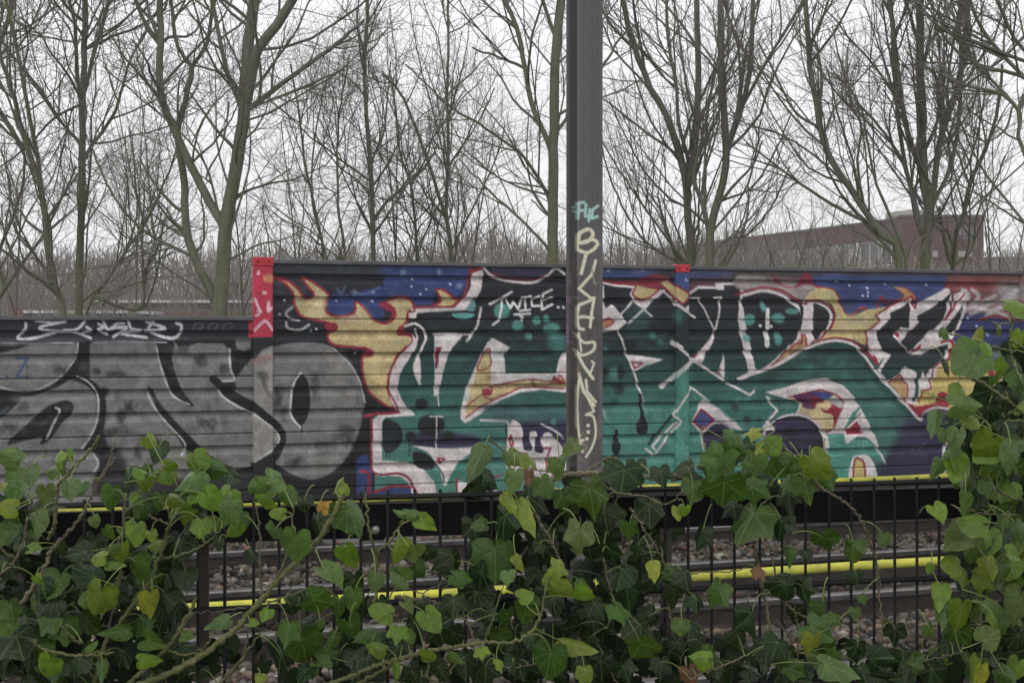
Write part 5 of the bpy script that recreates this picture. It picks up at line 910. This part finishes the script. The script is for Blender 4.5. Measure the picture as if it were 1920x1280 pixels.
def tree(label, Y, limbs, scale, dens=1., up=1., spread=.9, lmax=1., barkm='bark_a', group='bare trees behind the noise barrier', ext=1.6, name='bare_tree', seed=1, off=(0, 0)):
    """limbs: list of (points in the photograph (u, v) at distance Y, width px at start, width px at end)"""
    global rt
    rt = np.random.RandomState(seed)
    base = P(*limbs[0][0][0], Y); root = empty(name, (base.x, Y, 0)); tag(root, label, 'tree', group)
    out = {0: [], 1: [], 2: [], 3: []}
    for k, (pts, w0, w1) in enumerate(limbs):
        p3 = np.array([P(u, v, Y) for u, v in pts]) - np.array((base.x, Y, 0))
        if k == 0: p3 = np.vstack([[p3[0][0] * 1, 0, -.03], p3])
        sgn = rt.choice([-1, 1]); depth = rt.uniform(.15, .5) * sgn if k else rt.uniform(-.06, .06)
        d_ = np.r_[0, np.cumsum(np.linalg.norm(np.diff(p3, axis=0), axis=1))]
        if k:                                               # start where the parent limb is
            allp = np.vstack([q for q, _ in out[0]]); y0 = allp[np.argmin(np.hypot(allp[:, 0] - p3[0][0], allp[:, 2] - p3[0][2])), 1]
            j0 = int(np.argmin(np.hypot(allp[:, 0] - p3[0][0], allp[:, 2] - p3[0][2])))
            p3[:, 1] += y0 + depth * d_ * .45
            if np.hypot(allp[j0, 0] - p3[0][0], allp[j0, 2] - p3[0][2]) > .02: p3 = np.vstack([allp[max(j0 - 1, 0)], p3])
        if pts[-1][1] < 25:                                 # goes on above the picture
            e_ = unit(p3[-1] - p3[-2]); p3 = np.vstack([p3, p3[-1] + e_ * ext * .5 + [0, 0, .1], p3[-1] + e_ * ext + [rt.uniform(-.2, .2), 0, .3]])
        p3 = smooth_path(p3, False, 4); p3 = resample(p3, max(10, len(p3))); p3 += rt.normal(0, .008, p3.shape) * np.linspace(0, 1, len(p3))[:, None]
        r_ = np.linspace(w0, w1, len(p3)) * Y / FPX / 2 * .88
        if k == 0: r_[:2] *= 1.18
        out[0].append((p3, r_))
        a = 0
        if k == 0: a = int(np.argmax(p3[:, 2] > 1.6))
        sprout(p3[a:], r_[a:], out, 1, dens, up, spread, lmax)
    v, f = tubes(out[0]); obj('trunk', mesh_from(v, f, 'trunk', True), M[barkm], root)
    v, f = tubes(out[1]); obj('branches', mesh_from(v, f, 'branches', True), M[barkm], root)
    v, f = tubes(out[2] + out[3]); obj('crown', mesh_from(v, f, 'crown', True), M['twig'], root)
    return len(f)
ZA = lambda *p: [(x / 2.064, y / 2.064) for x, y in p]
ZB = lambda *p: [(560 + x / 2.065, y / 2.065) for x, y in p]
ZC = lambda *p: [(1100 + x / 2.462, y / 2.462) for x, y in p]
ZD = lambda *p: [(1400 + x / 2.4615, y / 2.4615) for x, y in p]
T = 0
T += tree('bare tree with leaning crooked trunk beside a straight slim trunk', 17.5, [(ZA((245, 1230), (205, 1100), (185, 950), (170, 800), (150, 690), (100, 560), (60, 400), (20, 280), (-10, 150)), 21, 8), (ZA((160, 760), (160, 640), (140, 480), (120, 300), (100, 150), (80, 0)), 10, 5), (ZA((210, 1110), (110, 1060), (60, 1000), (-20, 960)), 7, 4), (ZA((185, 860), (220, 790), (280, 740)), 6, 3)], 1, 1.0, seed=101)
T += tree('straight slim bare tree between a leaning trunk and a forked trunk', 18.0, [(ZA((305, 1230), (308, 1000), (315, 800), (320, 600), (318, 400), (328, 200), (330, 0)), 19, 10), (ZA((318, 400), (296, 300), (280, 100), (255, 0)), 9, 6), (ZA((345, 580), (400, 510), (460, 420), (520, 240), (590, 140)), 9, 4), (ZA((335, 330), (365, 230), (405, 130), (450, 0)), 9, 6), (ZA((310, 560), (200, 440), (120, 330), (20, 200)), 6, 3), (ZA((320, 400), (200, 460), (100, 560), (-10, 640)), 6, 4)], 1, 1.0, seed=102)
T += tree('big forked bare tree with mossy trunk behind the low barrier', 16.5, [(ZA((850, 1230), (862, 1060), (872, 880), (905, 700), (930, 550), (945, 430), (950, 300), (962, 150), (985, 0)), 35, 20),
    (ZA((872, 890), (800, 770), (720, 620), (660, 500), (605, 380), (585, 250), (585, 100), (578, 0)), 20, 11), (ZA((848, 1250), (815, 1135), (740, 990), (702, 850), (690, 680), (662, 560), (660, 460), (690, 330), (706, 220)), 21, 12), (ZA((704, 225), (640, 140), (615, 0)), 9, 7), (ZA((706, 220), (760, 130), (778, 0)), 9, 7), (ZA((948, 420), (975, 300), (1000, 200), (1080, 100), (1150, -10)), 24, 15), (ZA((930, 410), (880, 270), (845, 80), (830, 0)), 10, 7), (ZA((980, 410), (1100, 310), (1250, 190), (1400, 60)), 12, 7), (ZA((980, 415), (1180, 330), (1330, 260)), 6, 4), (ZA((585, 140), (530, 70), (490, -10)), 9, 7),
    (ZA((715, 980), (560, 900), (470, 810), (400, 690), (350, 560)), 8, 4), (ZA((850, 850), (800, 640), (700, 510), (560, 390), (420, 270)), 6, 3), (ZA((800, 680), (870, 560), (900, 400)), 5, 3), (ZA((925, 750), (1040, 710), (1130, 650)), 5, 3)], 1, .85, spread=1.0, seed=103)
T += tree('slender pale bare tree right of the forked trunk', 19.0, [(ZB((290, 1010), (285, 800), (280, 650), (262, 450), (255, 250), (262, 120), (268, 0)), 13, 6), (ZB((290, 780), (230, 700), (150, 640), (60, 520)), 5, 3), (ZB((285, 620), (330, 520), (345, 400), (360, 250)), 6, 3), (ZB((260, 380), (200, 310), (130, 260)), 5, 3)], 1, 1.0, seed=104)
T += tree('bare tree with one long leaning stem and one upright stem', 19.5, [(ZB((588, 1010), (570, 850), (530, 720), (480, 570), (400, 370), (330, 290)), 13, 5), (ZB((572, 800), (578, 550), (570, 350), (575, 150), (572, 0)), 8, 5), (ZB((590, 620), (680, 500), (760, 350)), 4, 2.5), (ZB((600, 950), (680, 800), (760, 640), (800, 500)), 5, 3)], 1, 1.05, seed=105)
T += tree('thin bare tree with a low fork in front of the white sky', 20.0, [(ZB((458, 1010), (445, 800), (432, 705), (392, 600), (385, 480), (360, 330)), 9, 4), (ZB((438, 710), (500, 640), (540, 560)), 5, 3), (ZB((445, 860), (380, 780), (310, 770)), 4, 3)], 1, 1.05, seed=106)
T += tree('tall straight bare tree just left of the steel mast', 15.8, [(ZB((985, 1010), (985, 800), (985, 600), (990, 400), (995, 200), (1010, 80), (1020, 0)), 27, 17), (ZB((970, 560), (910, 420), (880, 280), (850, 100), (805, 0)), 12, 8), (ZB((962, 750), (900, 650), (850, 590), (770, 540), (700, 490), (580, 420), (430, 280)), 9, 3), (ZB((965, 960), (840, 830), (740, 740), (620, 610)), 8, 3.5), (ZB((882, 260), (790, 220), (670, 180)), 8, 4), (ZB((1010, 440), (1080, 400), (1180, 250), (1260, 120), (1330, 60)), 8, 5), (ZB((985, 120), (960, 50), (940, -10)), 9, 6), (ZB((960, 830), (900, 770)), 5, 3)], 1, .75, seed=107)
T += tree('clump of thin bare stems left of the slender pale tree', 18.6, [(ZB((95, 1010), (70, 850), (30, 650), (0, 450), (-30, 250)), 8, 4), (ZB((180, 1005), (150, 800), (145, 550), (150, 400), (190, 200)), 7, 3.5), (ZB((110, 1000), (60, 800), (70, 560), (120, 330)), 5, 3)], 1, 1.15, seed=108)
T += tree('many stemmed bare tree behind the red capped post', 16.8, [(ZC((480, 1220), (468, 1000), (455, 820), (400, 620), (345, 490), (300, 420), (230, 250), (165, 0)), 22, 8), (ZC((480, 800), (505, 640), (520, 400), (520, 200), (518, 0)), 15, 10), (ZC((470, 740), (430, 560), (425, 380), (395, 180), (390, 0)), 9, 5), (ZC((440, 1190), (330, 1040), (200, 850), (60, 620)), 7, 3), (ZC((430, 1215), (250, 1100), (120, 880), (60, 700)), 7, 3), (ZC((340, 480), (230, 340), (130, 230), (70, 100)), 6, 4), (ZC((530, 560), (590, 350), (620, 120)), 6, 4)], 1, .82, up=1.4, spread=.7, barkm='bark_b', seed=109)
T += tree('low forked bare tree with crowded upright branches left of the apartment block', 16.2, [(ZC((570, 1220), (572, 1060), (600, 950), (640, 780), (640, 600), (622, 300), (620, 0)), 21, 11), (ZC((560, 1050), (525, 920), (490, 820), (525, 650), (575, 400)), 11, 6), (ZC((648, 690), (715, 510), (765, 300), (782, 0)), 12, 7), (ZC((545, 960), (540, 700), (545, 560)), 9, 5), (ZC((592, 1160), (660, 1100), (750, 1080), (880, 930), (960, 760)), 7, 3.5), (ZC((620, 930), (760, 870), (860, 730), (960, 520)), 6, 3.5), (ZC((745, 450), (840, 270), (930, 120), (1000, 0)), 8, 5), (ZC((640, 1000), (740, 850), (790, 560)), 6, 3.5)], 1, .82, up=1.4, spread=.7, barkm='bark_b', seed=110)
T += tree('strongly leaning bare tree in front of the apartment block', 15.6, [(ZD((705, 1225), (620, 1080), (500, 900), (380, 720), (335, 560), (300, 350), (270, 0)), 20, 8), (ZD((590, 1040), (470, 980), (330, 890), (200, 790), (20, 640)), 9, 4), (ZD((350, 600), (230, 530), (120, 340), (40, 200)), 7, 4), (ZD((740, 1220), (690, 1050), (600, 800), (545, 480), (430, 310)), 8, 3.5), (ZD((520, 930), (500, 760), (440, 560), (380, 300)), 6, 3.5), (ZD((640, 1130), (560, 1040), (440, 900)), 8, 5)], 1, .82, up=1.3, spread=.7, seed=111)
T += tree('thick bare tree of crowded stems in front of the dark brick gable', 15.9, [(ZD((822, 1230), (842, 1000), (815, 800), (805, 500), (800, 300), (800, 0)), 27, 13), (ZD((860, 900), (880, 650), (950, 400), (975, 150), (970, 0)), 14, 9), (ZD((830, 850), (720, 600), (655, 300), (600, 0)), 12, 8), (ZD((780, 1000), (740, 780), (640, 600), (540, 480), (430, 330)), 9, 4), (ZD((850, 960), (960, 750), (1020, 400), (1035, 0)), 10, 6), (ZD((790, 980), (735, 750), (700, 400), (690, 0)), 10, 6), (ZD((870, 700), (1000, 560), (1080, 400)), 7, 4)], 1, .78, up=1.5, spread=.62, barkm='bark_b', seed=112)
T += tree('forked mossy bare tree in front of the right end of the brick gable', 16.6, [(ZD((950, 1230), (1000, 1000), (1030, 850), (1100, 700), (1160, 500), (1180, 300)), 17, 6), (ZD((930, 1180), (900, 1060), (880, 960)), 10, 6), (ZD((1040, 1150), (1060, 980), (1130, 860), (1180, 720)), 6, 3), (ZD((980, 1040), (1040, 840), (950, 620), (880, 500)), 5, 3)], 1, .9, up=1.2, spread=.75, seed=113)
T += tree('spreading bare tree with arching limbs beside the dark brick gable', 14.8, [(ZD((1360, 1260), (1340, 1000), (1290, 720), (1255, 640), (1258, 530), (1230, 480), (1170, 430), (1000, 390), (830, 310), (740, 250)), 18, 4), (ZD((1300, 380), (1200, 330), (1090, 310), (980, 230), (880, 110)), 11, 5), (ZD((1285, 360), (1180, 230), (1110, 120), (1070, 0)), 9, 6), (ZD((1200, 440), (1100, 330), (980, 180), (900, 60)), 7, 4), (ZD((1330, 1060), (1180, 960), (1060, 880), (940, 810)), 6, 3), (ZD((1230, 480), (1200, 600), (1090, 640), (900, 480)), 5, 3), (ZD((1340, 300), (1230, 200), (1150, 60), (1120, 0)), 9, 6)], 1, .85, up=.8, spread=.9, seed=114)
T += tree('leaning bare tree behind the left end of the low barrier', 18.8, [(ZA((-60, 1290), (60, 1060), (160, 920), (230, 790), (300, 640)), 13, 4), (ZA((-10, 1000), (60, 850), (110, 720), (130, 560)), 9, 4), (ZA((-40, 300), (20, 220), (60, 80), (80, 0)), 11, 7), (ZA((-60, 400), (0, 290), (30, 140), (20, 0)), 9, 6)], 1, .9, seed=115)
T += tree('crooked bare tree with branches leaning over the rail yard', 21.0, [(ZA((330, 1230), (420, 1080), (500, 950), (560, 870), (640, 700), (690, 560)), 9, 4), (ZA((470, 1000), (520, 840), (500, 640), (470, 480)), 5, 3), (ZA((540, 1200), (550, 1060), (545, 930), (550, 700)), 8, 3.5), (ZA((550, 1060), (600, 960), (640, 800)), 5, 3), (ZA((560, 1190), (620, 1040), (650, 860)), 5, 3)], 1, .95, seed=116)
# thin saplings further back, between the trees
rk = random.Random(5)
sap_u = [30, 215, 255, 455, 520, 560, 690, 745, 800, 880, 930, 975, 1140, 1175, 1215, 1390, 1440, 1480, 1530, 1590, 1625, 1860, 1900]
sap_at = ['left of the leaning crooked trunk', 'right of the straight slim trunk', 'near the small snowy shed', 'above the red post', 'above the flame tips', 'beside the clump of thin stems', 'left of the slender pale tree', 'right of the slender pale tree', 'above the yellow flames', 'above the first green letter', 'above the word sprayed in white', 'close to the tall straight tree', 'just right of the steel mast', 'between the mast and the many stemmed tree', 'left of the many stemmed tree', 'right of the low forked tree', 'before the far end of the apartments', 'before the middle of the apartment windows', 'before the apartment balconies', 'left of the leaning trunk by the apartments', 'under the leaning trunk by the apartments', 'right of the dark brick gable', 'before the low pale shed']
for i, u in enumerate(sap_u):
    Y = rk.uniform(20.5, 26); le = rk.uniform(-50, 50); h = rk.uniform(120, 420)
    T += tree('thin bare sapling behind the barrier, ' + sap_at[i], Y, [([(u, 590), (u + le * .2, 590 - h * .35), (u + le * .6, 590 - h * .7), (u + le, 590 - h)], rk.uniform(4.5, 8), 2.2), ([(u + le * .12, 590 - h * .2), (u - le * .5 - 12, 590 - h * .55), (u - le * .8 - 20, 590 - h * .9)], 4, 2)], 1, .62, up=1.2, spread=.8, barkm='bark_b', group='bare saplings behind the noise barrier', name='sapling', seed=200 + i)
print('tree quads', T, len(sap_u), len(sap_at))

# ---- far wood: a mass of bare thicket behind the trees and the rail yard
rf = np.random.RandomState(8)
def thicket(n, Y0, Y1, top_of, thick, u0=-120, u1=2040):
    L_ = []
    for i in range(n):
        Y = rf.uniform(Y0, Y1); u = rf.uniform(u0, u1); vt = top_of(u) + rf.normal(0, 11) + abs(rf.normal(0, 16)) + 9 * math.sin(u * .037) * math.sin(u * .011 + 1); zt = CAMZ + (VH - vt) / FPX * Y
        if zt < 1.2: continue
        x = (u - UC) / FPX * Y; lean = rf.normal(0, .10, 2)
        p0 = np.array([x, Y, 0]); p1 = p0 + [lean[0] * zt, lean[1] * zt, zt]; pm = (p0 + p1) / 2 + [rf.normal(0, .12), 0, 0]
        r0 = thick * rf.uniform(.6, 1.5); L_.append((np.array([p0, pm, p1]), np.array([r0 * 1.6, r0 * 1.1, r0 * .5])))
        for j in range(7):
            t = rf.uniform(.3, .95); q0 = p0 + (p1 - p0) * t; a = rf.normal(0, .5); ln = rf.uniform(.3, 1.0) * zt * .25
            L_.append((np.array([q0, q0 + [a * ln * .6, rf.normal(0, .3) * ln, ln * .5], q0 + [a * ln, rf.normal(0, .4) * ln, ln]]), np.array([r0 * .6, r0 * .5, r0 * .35])))
    return tubes(L_, 3)
top_l = lambda u: np.interp(u, [-100, 100, 250, 420, 520, 640, 760, 850, 900, 960, 1040, 1130, 1250, 1500, 1845, 1870, 1930, 2040], [478, 482, 476, 482, 462, 470, 476, 452, 438, 446, 462, 470, 485, 495, 498, 470, 476, 480])
v, f = thicket(3000, 62, 84, top_l, .030)
fw = obj('far_wood', mesh_from(v, f, 'far_wood'), M['twig_far']); tag(fw, 'brown leafless wood along the skyline beyond the rail yard', 'wood', kind='stuff')
v, f = thicket(900, 26, 40, lambda u: 545 + 25 * math.sin(u * .021) + 15 * math.sin(u * .05), .012)
us = obj('undergrowth', mesh_from(v, f, 'undergrowth'), M['twig']); tag(us, 'thin leafless scrub growing under the trees behind the barrier', 'undergrowth', kind='stuff')

v, f = thicket(420, 30, 48, lambda u: 452 - 14 * math.sin((u - 1180) * .012), .013, 1170, 1590)
us2 = obj('scrub', mesh_from(v, f, 'scrub'), M['twig']); tag(us2, 'brown leafless scrub in front of the apartment block', 'scrub', kind='stuff')

# ---------------------------------------------------------------- buildings
M['brick_dark'] = mat('dark_brown_brick', (.080, .036, .032), .9, var=.18, scale=3); M['brick_mid'] = mat('brown_brick', (.17, .125, .115), .9, var=.18, scale=3); M['frame_white'] = mat('white_frame', (.6, .59, .57), .6, var=.06); M['pane'] = mat('dark_pane', (.05, .055, .06), .12, 0, .5, .2, 2)
M['spandrel'] = mat('pale_panel', (.34, .32, .30), .8, var=.12); M['roof_grey'] = mat('grey_roof', (.12, .105, .10), .8); M['shed_red'] = mat('shed_red_brown', (.115, .055, .052), .85, var=.25, scale=1.5); M['snow'] = mat('snow_white_roof', (.5, .5, .5), .8, var=.3); M['sign_red'] = mat('sign_red', (.20, .045, .045), .6)
ap = empty('apartment_block'); tag(ap, 'brown brick apartment block with pale window bands behind bare trees', 'building')
ax, ay, bx, by = (1690 - UC) / FPX * 80, 80.0, (1228 - UC) / FPX * 112, 112.0
ln = math.hypot(bx - ax, by - ay); ang = math.atan2(by - ay, bx - ax)
ap.location = (ax, ay, 0); ap.rotation_euler = (0, 0, ang)             # local x runs back along the long front, local +y faces the tracks
H = 8.75
MB().box((0, -4.5, 0), (ln, -.25, H - 1.33)).build('wall', M['brick_mid'], ap)
MB().box((-.1, -4.5, H - 1.33), (ln, .05, H - .15)).build('parapet', M['brick_dark'], ap); MB().box((-.15, -4.6, H - .149), (ln + .1, .14, H - .04)).build('roof', M['roof_grey'], ap); MB().box((.6, -3.5, H - .03), (3.2, -1.2, H + .55)).build('roof_house', M['spandrel'], ap)
rb_ = random.Random(2); wmesh = {}
nb = 15; bw = ln / nb
for i in range(nb + 1): MB().box((i * bw - .09, -.26, 0), (i * bw + .09, .05, H - 1.335)).build('pier', M['spandrel'] if i % 2 else M['frame_white'], ap)
for fl in range(3):
    z0 = fl * 2.45 + .1
    MB().box((.095, -.255, z0), (ln - .1, -.10, z0 + .75)).build('balcony_front', M['brick_mid'] if fl == 2 else M['spandrel'], ap)
    for i in range(nb):
        x0, x1 = i * bw + .1, (i + 1) * bw - .1
        w = MB().box((x0, -.2, z0 + .76), (x1, -.12, z0 + .84)).box((x0, -.2, z0 + 2.3), (x1, -.12, z0 + 2.4)).box((x0, -.2, z0 + .84), (x0 + .07, -.12, z0 + 2.3)).box((x1 - .07, -.2, z0 + .84), (x1, -.12, z0 + 2.3)).box(((x0 + x1) / 2 - .03, -.2, z0 + .84), ((x0 + x1) / 2 + .03, -.12, z0 + 2.3)).build('window', M['frame_white'], ap)
        MB().box((x0 + .07, -.19, z0 + .84), ((x0 + x1) / 2 - .03, -.16, z0 + 2.3)).build('pane', M['pane'] if rb_.random() < .6 else M['spandrel'], w); MB().box(((x0 + x1) / 2 + .03, -.19, z0 + .84), (x1 - .07, -.16, z0 + 2.3)).build('pane', M['pane'] if rb_.random() < .7 else M['spandrel'], w)
gb = empty('brick_gable_block', P(1768, 612, 79)); gb.location.z = 0; tag(gb, 'dark brown brick block with few small windows at the end of the apartments', 'building')
gw = (1845 - 1692) / FPX * 79 / 2; GH = CAMZ + (612 - 406) / FPX * 79
MB().box((-gw, 0, 0), (gw, 9, GH)).build('wall', M['brick_dark'], gb); MB().box((-gw - .06, -.06, GH), (gw + .06, 9, GH + .12)).build('roof_edge', M['roof_grey'], gb)
g0 = P(1768, 612, 79)
for u0, u1, v0, v1, m_ in ((1806, 1830, 427, 446, 'pane'), (1794, 1801, 427, 438, 'spandrel'), (1797, 1822, 471, 481, 'spandrel'), (1749, 1758, 471, 481, 'spandrel'), (1806, 1830, 500, 520, 'pane')):
    a, c = P(u0, v1, 79) - g0, P(u1, v0, 79) - g0; za, zc = a.z + CAMZ, c.z + CAMZ
    w = MB().box((a.x - .05, -.04, za - .06), (c.x + .05, .05, za)).box((a.x - .05, -.04, zc), (c.x + .05, .05, zc + .05)).box((a.x - .05, -.04, za), (a.x, .05, zc)).box((c.x, -.04, za), (c.x + .05, .05, zc)).build('window', M['roof_grey'], gb)
    MB().box((a.x, -.02, za), (c.x, -.005, zc)).build('pane', M[m_], w)
def shed(label, u0, u1, Y, vroof, wallm, bays, roofm='snow'):
    a, c = P(u0, vroof, Y), P(u1, vroof, Y); t = empty('low_shed', ((a.x + c.x) / 2, Y, 0)); tag(t, label, 'shed'); hw, h = (c.x - a.x) / 2, a.z
    MB().box((-hw, 0, 0), (hw, 5, h - .12)).build('wall', M[wallm], t); MB().box((-hw - .2, -.35, h - .119), (hw + .2, 5.2, h)).build('roof', M[roofm], t, .01)
    MB().box((-hw, -.05, h - .55), (hw, -.002, h - .40)).build('gutter', M['roof_grey'], t)
    for i in range(bays):
        x = -hw + (i + .5) * 2 * hw / bays; w = MB().box((x - .7, -.04, h - 1.5), (x + .7, -.002, h - .7)).build('window', M['roof_grey'], t); MB().box((x - .6, -.055, h - 1.42), (x + .6, -.041, h - .78)).build('pane', M['pane'], w)
shed('long low red brown shed with white roof edge behind the forked tree', 190, 500, 58, 563, 'shed_red', 6)
shed('small low shed with snowy white roof behind the slim trunks', 40, 228, 50, 582, 'shed_red', 4)
shed('low pale shed right of the dark brick gable', 1852, 2010, 85, 482, 'spandrel', 6, 'roof_grey')
bx_ = empty('brick_hut', (P(358, 0, 60).x, 66, 0)); tag(bx_, 'small dark red brick hut rising above the long low shed', 'hut'); hz = CAMZ + (612 - 532) / FPX * 66
MB().box((-.75, 0, 0), (.75, 2, hz)).build('wall', M['shed_red'], bx_); MB().box((-.85, -.1, hz), (.85, 2.1, hz + .1)).build('roof', M['roof_grey'], bx_); MB().box((-.35, -.03, 0), (.35, -.002, 2.1)).build('door', M['roof_grey'], bx_)
sg = empty('round_sign', (P(30, 0, 40).x, 40, 0)); tag(sg, 'round dark red sign on a post behind the low barrier', 'sign'); zc = CAMZ + (612 - 589) / FPX * 40
a = np.linspace(0, 2 * np.pi, 25)[:-1]; vv = [(.23 * math.cos(x), y, zc + .23 * math.sin(x)) for y in (-.01, .01) for x in a]
obj('disc', mesh_from(vv, [tuple(range(24))] + [tuple(range(24, 48))[::-1]] + [(i, 24 + i, 24 + (i + 1) % 24, (i + 1) % 24) for i in range(24)], 'disc'), M['sign_red'], sg); MB().box((-.03, .011, -.03), (.03, .06, zc + .1)).build('post', M['roof_grey'], sg)

# ---------------------------------------------------------------- damp winter air
hz_ = MB().box((-160, -6, -1.2), (160, 135, 14)).build('haze', None); tag(hz_, 'thin pale winter haze hanging over the railway', 'haze', kind='stuff')
hm_ = bpy.data.materials.new('haze'); hm_.use_nodes = True; tt = hm_.node_tree; tt.nodes.clear(); ho, pv = tt.nodes.new('ShaderNodeOutputMaterial'), tt.nodes.new('ShaderNodeVolumePrincipled')
pv.inputs['Color'].default_value = (.97, .975, .98, 1); pv.inputs['Density'].default_value = .0014; pv.inputs['Anisotropy'].default_value = .2; tt.links.new(pv.outputs[0], ho.inputs['Volume']); hz_.data.materials.append(hm_)
